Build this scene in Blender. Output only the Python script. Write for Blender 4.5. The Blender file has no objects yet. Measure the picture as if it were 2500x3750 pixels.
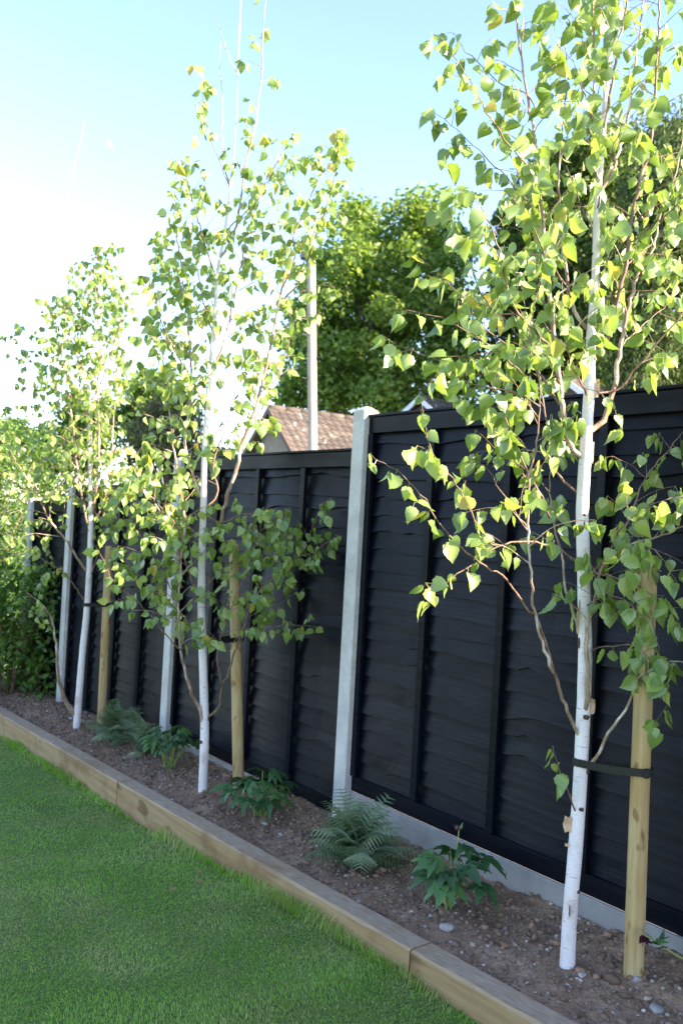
import bpy, bmesh, math, random
import numpy as np
from mathutils import Vector, Matrix
rng = np.random.default_rng(7)
random.seed(7)
sc = bpy.context.scene
COL = sc.collection

# ------------------------------------------------------------------ camera
EYE = 1.62                                   # eye height above the lawn beside it
FPX, PITCH, ROLL = 3223.2, 0.0108, 0.0544    # focal length in px of a 2500x3750 frame
cam_d = bpy.data.cameras.new('camera')
cam = bpy.data.objects.new('camera', cam_d)
COL.objects.link(cam)
sc.camera = cam
cam_d.sensor_fit = 'VERTICAL'
cam_d.sensor_height = 22.3
cam_d.sensor_width = 22.3
cam_d.lens = 22.3 * FPX / 3750
cam_d.clip_start = 0.05
cam_d.clip_end = 5000
fwd = Vector((0, math.cos(PITCH), math.sin(PITCH)))
r0 = Vector((1, 0, 0))
u0 = r0.cross(fwd)
rt = r0 * math.cos(ROLL) + u0 * math.sin(ROLL)
up = u0 * math.cos(ROLL) - r0 * math.sin(ROLL)
m = Matrix((rt, up, -fwd)).transposed().to_4x4()
m.translation = (0, 0, EYE)
cam.matrix_world = m
cam_d.dof.use_dof = True
cam_d.dof.focus_distance = 2.95
cam_d.dof.aperture_fstop = 3.0

# ------------------------------------------------------------------ light
SUN_AZ, SUN_EL = math.radians(112), math.radians(27.7)   # azimuth from +Y towards +X
w = bpy.data.worlds.new('World')
sc.world = w
w.use_nodes = True
nt = w.node_tree
nt.nodes.clear()
sky = nt.nodes.new('ShaderNodeTexSky')
sky.sky_type = 'NISHITA'
sky.sun_disc = False
sky.sun_elevation = SUN_EL
sky.sun_rotation = SUN_AZ
sky.air_density = 1.0
sky.dust_density = 0.5
sky.ozone_density = 4.2
bg = nt.nodes.new('ShaderNodeBackground')
bg.inputs['Strength'].default_value = 0.15
wo = nt.nodes.new('ShaderNodeOutputWorld')
nt.links.new(sky.outputs[0], bg.inputs[0])
nt.links.new(bg.outputs[0], wo.inputs[0])
sun_d = bpy.data.lights.new('sun', 'SUN')
sun_d.energy = 5.0
sun_d.angle = math.radians(0.55)
sun_d.color = (1.0, 0.90, 0.76)
sun = bpy.data.objects.new('sun', sun_d)
COL.objects.link(sun)
sdir = Vector((math.sin(SUN_AZ) * math.cos(SUN_EL), math.cos(SUN_AZ) * math.cos(SUN_EL), math.sin(SUN_EL)))
sun.rotation_euler = (-sdir).to_track_quat('-Z', 'Y').to_euler()
sun.location = (6, -2, 6)
vs = sc.view_settings
vs.view_transform = 'Standard'
vs.look = 'None'
vs.exposure = 2.14
vs.gamma = 1.0
vs.use_white_balance = True                  # the camera was balanced for open shade
vs.white_balance_temperature = 7150
vs.white_balance_tint = 20
sc.display_settings.display_device = 'sRGB'
sc.render.engine = 'CYCLES'
sc.cycles.max_bounces = 8
sc.cycles.transparent_max_bounces = 8
sc.cycles.use_denoising = True

# ------------------------------------------------------------------ frames of reference
TH = 0.6587
FX, FY = 0.1289, 4.3454                      # the fence line where the near panel meets its post
DV = np.array([-math.sin(TH), math.cos(TH)])  # along the fence, away from the camera
NV = np.array([-math.cos(TH), -math.sin(TH)])  # out of the fence, towards the lawn
FROT = TH + math.pi / 2                       # local x = along the fence, y = towards the lawn

def sd_xy(s, dd):
    return FX + DV[0] * s + NV[0] * dd, FY + DV[1] * s + NV[1] * dd
def xy_sd(x, y):
    return (x - FX) * DV[0] + (y - FY) * DV[1], (x - FX) * NV[0] + (y - FY) * NV[1]
def timber_z(s):
    return EYE - 1.45 - 0.03 * s
def lawn_z(s):
    return timber_z(s) - np.interp(s, [-3, -1.7, -1.1, 0, 0.7, 5], [0.13, 0.115, 0.085, 0.115, 0.15, 0.15])
def soil_z(s, dd):
    k = np.clip(np.asarray(dd) / 0.61, 0, 1)
    return EYE + (1 - k) * (-1.455 - 0.045 * s) + k * (-1.485 - 0.03 * s)

CR, SR = math.cos(ROLL), math.sin(ROLL)
CP, SP = math.cos(PITCH), math.sin(PITCH)
SC = 2500 / 1568.0
def look(fx, fy):
    """direction in which a point is seen from the eye (unit depth)"""
    a = fx * SC - 1250
    b = 1875 - fy * SC
    X = (a * CR - b * SR) / FPX
    Y = (a * SR + b * CR) / FPX
    return X, CP - Y * SP, SP + Y * CP
def W(fx, fy, Yd):
    x, y, z = look(fx, fy)
    k = Yd / y
    return np.array([x * k, Yd, EYE + z * k])
def seen(P):
    P = np.atleast_2d(P)
    x, y, z = P[:, 0], P[:, 1], P[:, 2] - EYE
    d = y * CP + z * SP
    v = -y * SP + z * CP
    d = np.where(d < 1e-3, 1e-3, d)
    X = FPX * x / d
    Y = FPX * v / d
    return np.stack([(1250 + X * CR + Y * SR) / SC, (1875 - (Y * CR - X * SR)) / SC], 1)
def on_soil(fx, fy):
    x, y, z = look(fx, fy)
    zz = EYE - 1.47
    for _ in range(20):
        t = (zz - EYE) / z
        s, dd = xy_sd(x * t, y * t)
        zz = float(soil_z(s, dd))
    return np.array([x * t, y * t, zz]), s, dd
def on_lawn(fx, fy):
    x, y, z = look(fx, fy)
    zz = EYE - 1.6
    for _ in range(20):
        t = (zz - EYE) / z
        s, dd = xy_sd(x * t, y * t)
        zz = float(lawn_z(s))
    return np.array([x * t, y * t, zz]), s, dd

# ------------------------------------------------------------------ noise
def vnoise(x, y, seed=0):
    x = np.asarray(x, float); y = np.asarray(y, float)
    xi = np.floor(x).astype(np.int64); yi = np.floor(y).astype(np.int64)
    xf = x - xi; yf = y - yi
    def h(a, b):
        n = (a * 374761393 + b * 668265263 + seed * 974634777) & 0xFFFFFFFF
        n = ((n ^ (n >> 13)) * 1274126177) & 0xFFFFFFFF
        n = n ^ (n >> 16)
        return (n & 0xFFFF) / 65535.0
    u = xf * xf * (3 - 2 * xf); v = yf * yf * (3 - 2 * yf)
    return (h(xi, yi) * (1 - u) + h(xi + 1, yi) * u) * (1 - v) + (h(xi, yi + 1) * (1 - u) + h(xi + 1, yi + 1) * u) * v
def fbm(x, y, seed=0, o=4, g=0.5):
    t = 0; a = 1; n = 0
    for i in range(o):
        t = t + a * vnoise(x * 2 ** i, y * 2 ** i, seed + i * 17); n += a; a *= g
    return t / n - 0.5

# ------------------------------------------------------------------ materials
def mat(name):
    m = bpy.data.materials.new(name)
    m.use_nodes = True
    n = m.node_tree
    n.nodes.clear()
    out = n.nodes.new('ShaderNodeOutputMaterial')
    p = n.nodes.new('ShaderNodeBsdfPrincipled')
    n.links.new(p.outputs[0], out.inputs[0])
    return m, n, p, out
def N(n, t, **kw):
    k = n.nodes.new('ShaderNode' + t)
    for a, v in kw.items():
        if a in k.inputs.keys():
            k.inputs[a].default_value = v
        else:
            setattr(k, a, v)
    return k
def ramp(n, stops, src=None, interp='LINEAR'):
    k = n.nodes.new('ShaderNodeValToRGB')
    k.color_ramp.interpolation = interp
    e = k.color_ramp.elements
    while len(e) < len(stops):
        e.new(0.5)
    for i, (p, c) in enumerate(stops):
        e[i].position = p
        e[i].color = (*c, 1) if len(c) == 3 else c
    if src is not None:
        n.links.new(src, k.inputs[0])
    return k
def coords(n, scale=(1, 1, 1), kind='Object'):
    tc = n.nodes.new('ShaderNodeTexCoord')
    mp = n.nodes.new('ShaderNodeMapping')
    mp.inputs['Scale'].default_value = scale
    n.links.new(tc.outputs[kind], mp.inputs[0])
    return mp.outputs[0]
def noise(n, vec, scale, detail=4, rough=0.55):
    k = n.nodes.new('ShaderNodeTexNoise')
    k.inputs['Scale'].default_value = scale
    k.inputs['Detail'].default_value = detail
    k.inputs['Roughness'].default_value = rough
    n.links.new(vec, k.inputs['Vector'])
    return k
def mix(n, a, b, f, mode='MIX'):
    k = n.nodes.new('ShaderNodeMix')
    k.data_type = 'RGBA'
    k.blend_type = mode
    for src, i in ((f, 0), (a, 6), (b, 7)):
        if hasattr(src, 'is_linked'):
            n.links.new(src, k.inputs[i])
        elif i == 0:
            k.inputs[0].default_value = src
        else:
            k.inputs[i].default_value = (*src, 1)
    return k.outputs[2]
def bump(n, p, src, strength, dist=0.01):
    b = n.nodes.new('ShaderNodeBump')
    b.inputs['Strength'].default_value = strength
    b.inputs['Distance'].default_value = dist
    n.links.new(src, b.inputs['Height'])
    n.links.new(b.outputs[0], p.inputs['Normal'])

def m_fence():
    m, n, p, o = mat('dark_fence_stain')
    v = coords(n, (2.2, 42, 42))
    a = noise(n, v, 1.3, 7, 0.62)
    b = noise(n, coords(n, (1, 1, 1), 'Object'), 3.0, 3)
    oi = N(n, 'ObjectInfo')
    c = ramp(n, [(0.25, (0.0016, 0.0025, 0.0052)), (0.48, (0.0030, 0.0043, 0.0082)), (0.62, (0.0065, 0.0082, 0.0128)), (0.78, (0.0130, 0.0145, 0.0185))], a.outputs[0])
    c2 = ramp(n, [(0.0, (0.55, 0.58, 0.62)), (0.5, (1.0, 0.98, 1.0)), (1.0, (1.55, 1.50, 1.42))], oi.outputs['Random'])
    n.links.new(mix(n, c.outputs[0], c2.outputs[0], 0.9, 'MULTIPLY'), p.inputs['Base Color'])
    r = ramp(n, [(0.3, (0.30,) * 3), (0.7, (0.52,) * 3)], b.outputs[0])
    n.links.new(r.outputs[0], p.inputs['Roughness'])
    p.inputs['Specular IOR Level'].default_value = 0.13
    bump(n, p, a.outputs[0], 0.35, 0.003)
    return m
def m_concrete(name='concrete', k=1.0):
    m, n, p, o = mat(name)
    v = coords(n)
    a = noise(n, v, 9, 6, 0.65)
    b = noise(n, v, 120, 3)
    c = ramp(n, [(0.3, (0.43 * k, 0.415 * k, 0.375 * k)), (0.55, (0.55 * k, 0.525 * k, 0.475 * k)), (0.75, (0.65 * k, 0.62 * k, 0.56 * k))], a.outputs[0])
    pit = ramp(n, [(0.66, (1, 1, 1)), (0.70, (0.45, 0.42, 0.38))], b.outputs[0])
    n.links.new(mix(n, c.outputs[0], pit.outputs[0], 0.9, 'MULTIPLY'), p.inputs['Base Color'])
    p.inputs['Roughness'].default_value = 0.88
    bump(n, p, b.outputs[0], 0.35, 0.002)
    return m
def m_timber():
    m, n, p, o = mat('sleeper_timber')
    v = coords(n, (1.2, 22, 22))
    a = noise(n, v, 2.0, 6, 0.6)
    b = noise(n, coords(n), 3.2, 5, 0.6)
    f = noise(n, coords(n, (6, 60, 60)), 3.0, 4)
    k = noise(n, coords(n, (2.3, 7, 7)), 1.7, 1)
    c = ramp(n, [(0.25, (0.25, 0.14, 0.06)), (0.5, (0.35, 0.22, 0.10)), (0.75, (0.43, 0.295, 0.15))], a.outputs[0])
    stain = ramp(n, [(0.33, (0.55, 0.42, 0.32)), (0.5, (1, 1, 1))], b.outputs[0])
    knot = ramp(n, [(0.66, (1, 1, 1)), (0.71, (0.42, 0.30, 0.2))], k.outputs[0])
    c1 = mix(n, c.outputs[0], stain.outputs[0], 0.8, 'MULTIPLY')
    c1 = mix(n, c1, knot.outputs[0], 0.8, 'MULTIPLY')
    g = N(n, 'TexCoord')
    sx = N(n, 'SeparateXYZ')
    n.links.new(g.outputs['Normal'], sx.inputs[0])
    grey = ramp(n, [(0.3, (0.27, 0.18, 0.115)), (0.5, (0.37, 0.26, 0.175)), (0.7, (0.47, 0.35, 0.25))], f.outputs[0])
    tm = ramp(n, [(0.55, (0, 0, 0)), (0.9, (1, 1, 1))], sx.outputs[2])
    wear = ramp(n, [(0.34, (0.35,) * 3), (0.52, (0.98,) * 3)], b.outputs[0])
    fac = mix(n, tm.outputs[0], wear.outputs[0], 1.0, 'MULTIPLY')
    n.links.new(mix(n, c1, grey.outputs[0], fac), p.inputs['Base Color'])
    p.inputs['Roughness'].default_value = 0.82
    bump(n, p, f.outputs[0], 0.35, 0.004)
    return m
def m_stake():
    m, n, p, o = mat('stake_wood')
    v = coords(n, (26, 26, 1.6))
    a = noise(n, v, 1.6, 8, 0.68)
    k = noise(n, coords(n, (14, 14, 6)), 1.9, 1)
    b = noise(n, coords(n, (5, 5, 1.5)), 1.5, 2)
    c = ramp(n, [(0.3, (0.36, 0.235, 0.10)), (0.5, (0.51, 0.37, 0.175)), (0.72, (0.60, 0.46, 0.255))], a.outputs[0])
    gr = ramp(n, [(0.38, (0.78, 0.66, 0.48)), (0.58, (1.0, 1.0, 1.0))], b.outputs[0])
    knot = ramp(n, [(0.64, (1, 1, 1)), (0.69, (0.50, 0.34, 0.22))], k.outputs[0])
    c1 = mix(n, c.outputs[0], gr.outputs[0], 0.8, 'MULTIPLY')
    n.links.new(mix(n, c1, knot.outputs[0], 0.8, 'MULTIPLY'), p.inputs['Base Color'])
    p.inputs['Roughness'].default_value = 0.72
    bump(n, p, a.outputs[0], 0.25, 0.002)
    return m
def m_soil():
    m, n, p, o = mat('garden_soil')
    v = coords(n)
    a = noise(n, v, 7, 6, 0.65)
    b = noise(n, v, 90, 5, 0.7)
    g = noise(n, v, 260, 2)
    c = ramp(n, [(0.3, (0.18, 0.102, 0.061)), (0.5, (0.30, 0.184, 0.116)), (0.72, (0.42, 0.272, 0.182))], a.outputs[0])
    f = ramp(n, [(0.3, (0.55, 0.52, 0.5)), (0.5, (1, 1, 1)), (0.68, (1.35, 1.3, 1.25))], b.outputs[0])
    gr = ramp(n, [(0.70, (0, 0, 0)), (0.75, (1, 1, 1))], g.outputs[0])
    c1 = mix(n, c.outputs[0], f.outputs[0], 0.9, 'MULTIPLY')
    n.links.new(mix(n, c1, (0.30, 0.26, 0.22), gr.outputs[0]), p.inputs['Base Color'])
    p.inputs['Roughness'].default_value = 0.97
    p.inputs['Specular IOR Level'].default_value = 0.2
    bump(n, p, b.outputs[0], 0.9, 0.008)
    return m
def m_stone(name, cols, rough=0.8):
    m, n, p, o = mat(name)
    oi = N(n, 'Attribute'); oi.attribute_name = 'rnd'
    a = noise(n, coords(n), 60, 4)
    c = ramp(n, cols, oi.outputs['Fac'])
    f = ramp(n, [(0.3, (0.65, 0.63, 0.6)), (0.65, (1.1, 1.1, 1.1))], a.outputs[0])
    n.links.new(mix(n, c.outputs[0], f.outputs[0], 0.8, 'MULTIPLY'), p.inputs['Base Color'])
    p.inputs['Roughness'].default_value = rough
    bump(n, p, a.outputs[0], 0.3, 0.003)
    return m
def m_lawn():
    m, n, p, o = mat('lawn_turf')
    v = coords(n)
    a = noise(n, v, 1.7, 4, 0.6)
    b = noise(n, v, 60, 5, 0.7)
    c = ramp(n, [(0.35, (0.09, 0.16, 0.028)), (0.55, (0.13, 0.20, 0.045)), (0.75, (0.22, 0.23, 0.09))], a.outputs[0])
    f = ramp(n, [(0.3, (0.4, 0.4, 0.4)), (0.7, (1.2, 1.2, 1.1))], b.outputs[0])
    n.links.new(mix(n, c.outputs[0], f.outputs[0], 1.0, 'MULTIPLY'), p.inputs['Base Color'])
    p.inputs['Roughness'].default_value = 0.95
    bump(n, p, b.outputs[0], 0.8, 0.01)
    return m
def m_grass():
    m, n, p, o = mat('grass_blade')
    at = N(n, 'Attribute'); at.attribute_name = 'rnd'
    v = coords(n)
    a = noise(n, v, 1.9, 3, 0.55)
    b = noise(n, v, 8.0, 3, 0.6)
    g = ramp(n, [(0.0, (0.15, 0.31, 0.035)), (0.45, (0.235, 0.475, 0.062)), (0.8, (0.32, 0.55, 0.09)), (1.0, (0.46, 0.60, 0.18))], at.outputs['Fac'])
    s = ramp(n, [(0.0, (0.32, 0.38, 0.10)), (0.6, (0.47, 0.49, 0.18)), (1.0, (0.64, 0.58, 0.30))], at.outputs['Fac'])
    pa = ramp(n, [(0.46, (0, 0, 0)), (0.64, (0.9, 0.9, 0.9))], a.outputs[0])
    pb = ramp(n, [(0.36, (0.15,) * 3), (0.58, (1.0,) * 3)], b.outputs[0])
    fac = mix(n, pa.outputs[0], pb.outputs[0], 1.0, 'MULTIPLY')
    col = mix(n, g.outputs[0], s.outputs[0], fac)
    n.links.new(col, p.inputs['Base Color'])
    p.inputs['Roughness'].default_value = 0.5
    t = N(n, 'BsdfTranslucent')
    n.links.new(col, t.inputs[0])
    ms = N(n, 'MixShader')
    ms.inputs[0].default_value = 0.42
    n.links.new(p.outputs[0], ms.inputs[1]); n.links.new(t.outputs[0], ms.inputs[2])
    n.links.new(ms.outputs[0], o.inputs[0])
    return m
def m_leaf(name, stops, trans=0.42, tint=(1.35, 1.45, 0.55), rough=0.38, spec=0.5):
    m, n, p, o = mat(name)
    at = N(n, 'Attribute'); at.attribute_name = 'rnd'
    oi = N(n, 'ObjectInfo')
    ad = N(n, 'Math', operation='ADD')
    n.links.new(at.outputs['Fac'], ad.inputs[0]); n.links.new(oi.outputs['Random'], ad.inputs[1])
    fr = N(n, 'Math', operation='FRACT')
    n.links.new(ad.outputs[0], fr.inputs[0])
    c = ramp(n, stops, fr.outputs[0])
    v = noise(n, coords(n), 45, 3)
    f = ramp(n, [(0.3, (0.8, 0.82, 0.8)), (0.7, (1.12, 1.1, 1.05))], v.outputs[0])
    col = mix(n, c.outputs[0], f.outputs[0], 0.8, 'MULTIPLY')
    n.links.new(col, p.inputs['Base Color'])
    p.inputs['Roughness'].default_value = rough
    p.inputs['Specular IOR Level'].default_value = spec
    t = N(n, 'BsdfTranslucent')
    n.links.new(mix(n, col, tint, 1.0, 'MULTIPLY'), t.inputs[0])
    ms = N(n, 'MixShader')
    ms.inputs[0].default_value = trans
    n.links.new(p.outputs[0], ms.inputs[1]); n.links.new(t.outputs[0], ms.inputs[2])
    n.links.new(ms.outputs[0], o.inputs[0])
    return m
def m_birch():
    m, n, p, o = mat('white_birch_bark')
    v = coords(n, (30, 30, 240))
    a = noise(n, v, 1.0, 3, 0.6)
    b = noise(n, coords(n, (9, 9, 5)), 1.4, 4)
    c = ramp(n, [(0.0, (0.82, 0.78, 0.76)), (0.42, (0.74, 0.69, 0.67)), (0.60, (0.82, 0.76, 0.74)), (0.69, (0.42, 0.31, 0.27))], a.outputs[0])
    d = ramp(n, [(0.28, (0.50, 0.37, 0.29)), (0.38, (0.86, 0.80, 0.76)), (0.52, (0.97, 0.95, 0.94)), (0.66, (1, 1, 1))], b.outputs[0])
    n.links.new(mix(n, c.outputs[0], d.outputs[0], 0.75, 'MULTIPLY'), p.inputs['Base Color'])
    p.inputs['Roughness'].default_value = 0.62
    bump(n, p, a.outputs[0], 0.15, 0.002)
    return m
def m_simple(name, cols, scale=(1, 1, 1), sc_=20, rough=0.7, bmp=0.2, spec=0.5, metal=0.0):
    m, n, p, o = mat(name)
    a = noise(n, coords(n, scale), sc_, 5, 0.6)
    c = ramp(n, cols, a.outputs[0])
    n.links.new(c.outputs[0], p.inputs['Base Color'])
    p.inputs['Roughness'].default_value = rough
    p.inputs['Specular IOR Level'].default_value = spec
    p.inputs['Metallic'].default_value = metal
    if bmp:
        bump(n, p, a.outputs[0], bmp, 0.003)
    return m
def m_rooftile():
    m, n, p, o = mat('lichened_roof_tile')
    oi = N(n, 'ObjectInfo')
    at = N(n, 'Attribute'); at.attribute_name = 'rnd'
    ad = N(n, 'Math', operation='ADD')
    n.links.new(at.outputs['Fac'], ad.inputs[0]); n.links.new(oi.outputs['Random'], ad.inputs[1])
    fr = N(n, 'Math', operation='FRACT'); n.links.new(ad.outputs[0], fr.inputs[0])
    v = coords(n, (1, 1, 1), 'Object')
    gp = N(n, 'NewGeometry')
    a = noise(n, gp.outputs['Position'], 4.5, 3, 0.5)
    b = noise(n, gp.outputs['Position'], 14, 4, 0.6)
    c = ramp(n, [(0.0, (0.066, 0.053, 0.042)), (0.5, (0.088, 0.071, 0.056)), (1.0, (0.115, 0.093, 0.075))], fr.outputs[0])
    f = ramp(n, [(0.3, (0.75, 0.75, 0.75)), (0.7, (1.15, 1.12, 1.1))], b.outputs[0])
    li = ramp(n, [(0.66, (0, 0, 0)), (0.70, (1, 1, 1))], a.outputs[0])
    c1 = mix(n, c.outputs[0], f.outputs[0], 0.9, 'MULTIPLY')
    n.links.new(mix(n, c1, (0.34, 0.31, 0.26), li.outputs[0]), p.inputs['Base Color'])
    p.inputs['Roughness'].default_value = 0.9
    return m

M = dict(
    fence=m_fence(), concrete=m_concrete(), gravelc=m_concrete('weathered_gravel_board', 0.55), timber=m_timber(), stake=m_stake(), soil=m_soil(), lawn=m_lawn(), grass=m_grass(),
    pebble=m_stone('mixed_pebble', [(0.0, (0.13, 0.095, 0.072)), (0.55, (0.25, 0.18, 0.135)), (0.88, (0.38, 0.30, 0.24)), (1.0, (0.68, 0.64, 0.60))]),
    clod=m_stone('soil_clod', [(0.0, (0.16, 0.092, 0.056)), (1.0, (0.34, 0.21, 0.133))], 0.97),
    birch=m_birch(),
    twig=m_simple('brown_birch_twig', [(0.3, (0.10, 0.055, 0.032)), (0.55, (0.20, 0.12, 0.075)), (0.75, (0.38, 0.29, 0.22))], (20, 20, 6), 4, 0.6),
    limb=m_simple('peeling_birch_limb', [(0.3, (0.16, 0.09, 0.055)), (0.5, (0.30, 0.20, 0.13)), (0.62, (0.55, 0.46, 0.38)), (0.8, (0.66, 0.60, 0.54))], (9, 9, 3), 3, 0.6),
    leaf=m_leaf('birch_leaf', [(0.0, (0.125, 0.215, 0.050)), (0.35, (0.195, 0.31, 0.078)), (0.7, (0.28, 0.40, 0.115)), (0.955, (0.38, 0.48, 0.15)), (0.98, (0.44, 0.43, 0.10)), (1.0, (0.50, 0.40, 0.09))], 0.40, (1.45, 1.4, 0.65), 0.38, 1.0),
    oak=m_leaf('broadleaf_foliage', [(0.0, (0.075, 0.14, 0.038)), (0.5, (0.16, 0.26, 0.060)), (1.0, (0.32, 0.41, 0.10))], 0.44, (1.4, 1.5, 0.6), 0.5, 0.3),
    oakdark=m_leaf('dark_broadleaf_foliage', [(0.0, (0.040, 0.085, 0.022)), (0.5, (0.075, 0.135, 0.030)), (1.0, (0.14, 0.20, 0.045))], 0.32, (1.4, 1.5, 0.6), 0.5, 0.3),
    conifer=m_leaf('conifer_foliage', [(0.0, (0.045, 0.085, 0.026)), (0.5, (0.085, 0.135, 0.036)), (1.0, (0.16, 0.21, 0.055))], 0.2, (1.3, 1.3, 0.7), 0.6, 0.25),
    olive=m_leaf('olive_foliage', [(0.0, (0.085, 0.10, 0.045)), (0.5, (0.13, 0.14, 0.065)), (1.0, (0.19, 0.185, 0.09))], 0.25, (1.3, 1.3, 0.7), 0.6, 0.25),
    hedge=m_leaf('hedge_leaf', [(0.0, (0.05, 0.115, 0.022)), (0.5, (0.09, 0.185, 0.034)), (1.0, (0.15, 0.26, 0.05))], 0.35, (1.5, 1.5, 0.6), 0.45, 0.4),
    hellebore=m_leaf('hellebore_leaf', [(0.0, (0.030, 0.085, 0.032)), (0.6, (0.048, 0.135, 0.045)), (0.85, (0.085, 0.20, 0.05)), (1.0, (0.15, 0.28, 0.07))], 0.22, (1.4, 1.5, 0.6), 0.42, 0.5),
    hell_stem=m_simple('hellebore_stem', [(0.3, (0.16, 0.24, 0.06)), (0.7, (0.30, 0.38, 0.12))], (8, 8, 2), 5, 0.5, 0),
    fern=m_leaf('painted_fern', [(0.0, (0.075, 0.125, 0.055)), (0.5, (0.17, 0.25, 0.12)), (1.0, (0.33, 0.41, 0.25))], 0.25, (1.2, 1.3, 0.9), 0.55, 0.35),
    fern_stem=m_simple('fern_stem', [(0.3, (0.07, 0.035, 0.03)), (0.7, (0.14, 0.08, 0.06))], (8, 8, 2), 5, 0.6, 0),
    petal=m_simple('hellebore_flower', [(0.3, (0.05, 0.008, 0.02)), (0.7, (0.12, 0.02, 0.04))], (1, 1, 1), 40, 0.5, 0),
    rubber=m_simple('black_rubber', [(0.3, (0.0030, 0.0030, 0.0033)), (0.7, (0.007, 0.007, 0.0078))], (1, 1, 1), 60, 0.5, 0.1),
    bark_dark=m_simple('dark_tree_bark', [(0.3, (0.06, 0.045, 0.032)), (0.7, (0.16, 0.12, 0.085))], (6, 6, 1), 3, 0.9, 0.5),
    peel=m_simple('peeled_bark_underside', [(0.3, (0.42, 0.24, 0.13)), (0.7, (0.62, 0.42, 0.27))], (1, 1, 1), 40, 0.7, 0.1),
    scar=m_simple('bark_scar', [(0.3, (0.03, 0.018, 0.012)), (0.7, (0.11, 0.065, 0.045))], (1, 1, 1), 60, 0.8, 0.3),
    pole=m_simple('grey_pole_wood', [(0.3, (0.33, 0.27, 0.22)), (0.7, (0.50, 0.43, 0.36))], (8, 8, 0.6), 2, 0.85, 0.3),
    metal=m_simple('dark_galvanised_metal', [(0.3, (0.05, 0.055, 0.065)), (0.7, (0.10, 0.11, 0.12))], (1, 1, 1), 20, 0.5, 0, 0.5, 0.6),
    tile=m_rooftile(),
    render=m_simple('brick_render_wall', [(0.3, (0.13, 0.09, 0.07)), (0.7, (0.20, 0.145, 0.115))], (1, 1, 1), 6, 0.9, 0.2),
    brownboard=m_simple('brown_verge', [(0.3, (0.12, 0.075, 0.055)), (0.7, (0.18, 0.12, 0.09))], (1, 1, 1), 6, 0.8, 0),
    beige=m_simple('beige_gable_wall', [(0.3, (0.24, 0.19, 0.14)), (0.7, (0.34, 0.28, 0.21))], (1, 1, 1), 6, 0.9, 0.2),
    fascia=m_simple('white_bargeboard', [(0.3, (0.66, 0.66, 0.68)), (0.7, (0.76, 0.76, 0.77))], (1, 1, 1), 6, 0.5, 0),
    field=m_simple('rough_ground', [(0.3, (0.05, 0.085, 0.025)), (0.7, (0.10, 0.13, 0.05))], (1, 1, 1), 0.6, 0.95, 0.3),
    moon=m_simple('moon_rock', [(0.3, (0.62, 0.62, 0.62)), (0.7, (0.85, 0.85, 0.85))], (1, 1, 1), 0.8, 1.0, 0, 0.0),
    dead=m_simple('dry_fallen_leaf', [(0.3, (0.22, 0.10, 0.05)), (0.7, (0.40, 0.22, 0.12))], (1, 1, 1), 40, 0.7, 0.1),
    flint=m_simple('pale_flint', [(0.3, (0.25, 0.22, 0.19)), (0.55, (0.40, 0.36, 0.31)), (0.75, (0.56, 0.52, 0.46))], (1, 1, 1), 45, 0.6, 0.4),
    cobble=m_simple('grey_pebble', [(0.3, (0.24, 0.22, 0.20)), (0.7, (0.36, 0.335, 0.30))], (1, 1, 1), 30, 0.6, 0.2),
    tan=m_simple('tan_pebble', [(0.3, (0.36, 0.24, 0.15)), (0.7, (0.52, 0.38, 0.26))], (1, 1, 1), 30, 0.65, 0.2),
)

# ------------------------------------------------------------------ object helpers
def mesh(name, verts, faces, material, smooth=False, rnd=None):
    me = bpy.data.meshes.new(name)
    if isinstance(verts, np.ndarray) and isinstance(faces, np.ndarray):
        k = faces.shape[1]
        me.vertices.add(len(verts)); me.loops.add(faces.size); me.polygons.add(len(faces))
        me.vertices.foreach_set('co', verts.astype(np.float32).ravel())
        me.loops.foreach_set('vertex_index', faces.astype(np.int32).ravel())
        me.polygons.foreach_set('loop_start', np.arange(0, faces.size, k, dtype=np.int32))
        me.update(calc_edges=True)
    else:
        me.from_pydata([tuple(v) for v in verts], [], [tuple(f) for f in faces])
        me.update()
    me.materials.append(material)
    if smooth:
        me.polygons.foreach_set('use_smooth', np.ones(len(me.polygons), bool))
    if rnd is not None:
        a = me.attributes.new('rnd', 'FLOAT', 'POINT')
        a.data.foreach_set('value', np.asarray(rnd, np.float32))
    return me
def obj(name, me, parent=None, label=None, cat=None, group=None, kind=None):
    o = bpy.data.objects.new(name, me)
    COL.objects.link(o)
    if parent is not None:
        o.parent = parent
    if label: o['label'] = label
    if cat: o['category'] = cat
    if group: o['group'] = group
    if kind: o['kind'] = kind
    return o
def thing(name, label, cat, loc=(0, 0, 0), rz=0, group=None):
    o = obj(name, None, None, label, cat, group)
    o.location = loc
    o.rotation_euler = (0, 0, rz)
    o.empty_display_size = 0.1
    return o

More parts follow.
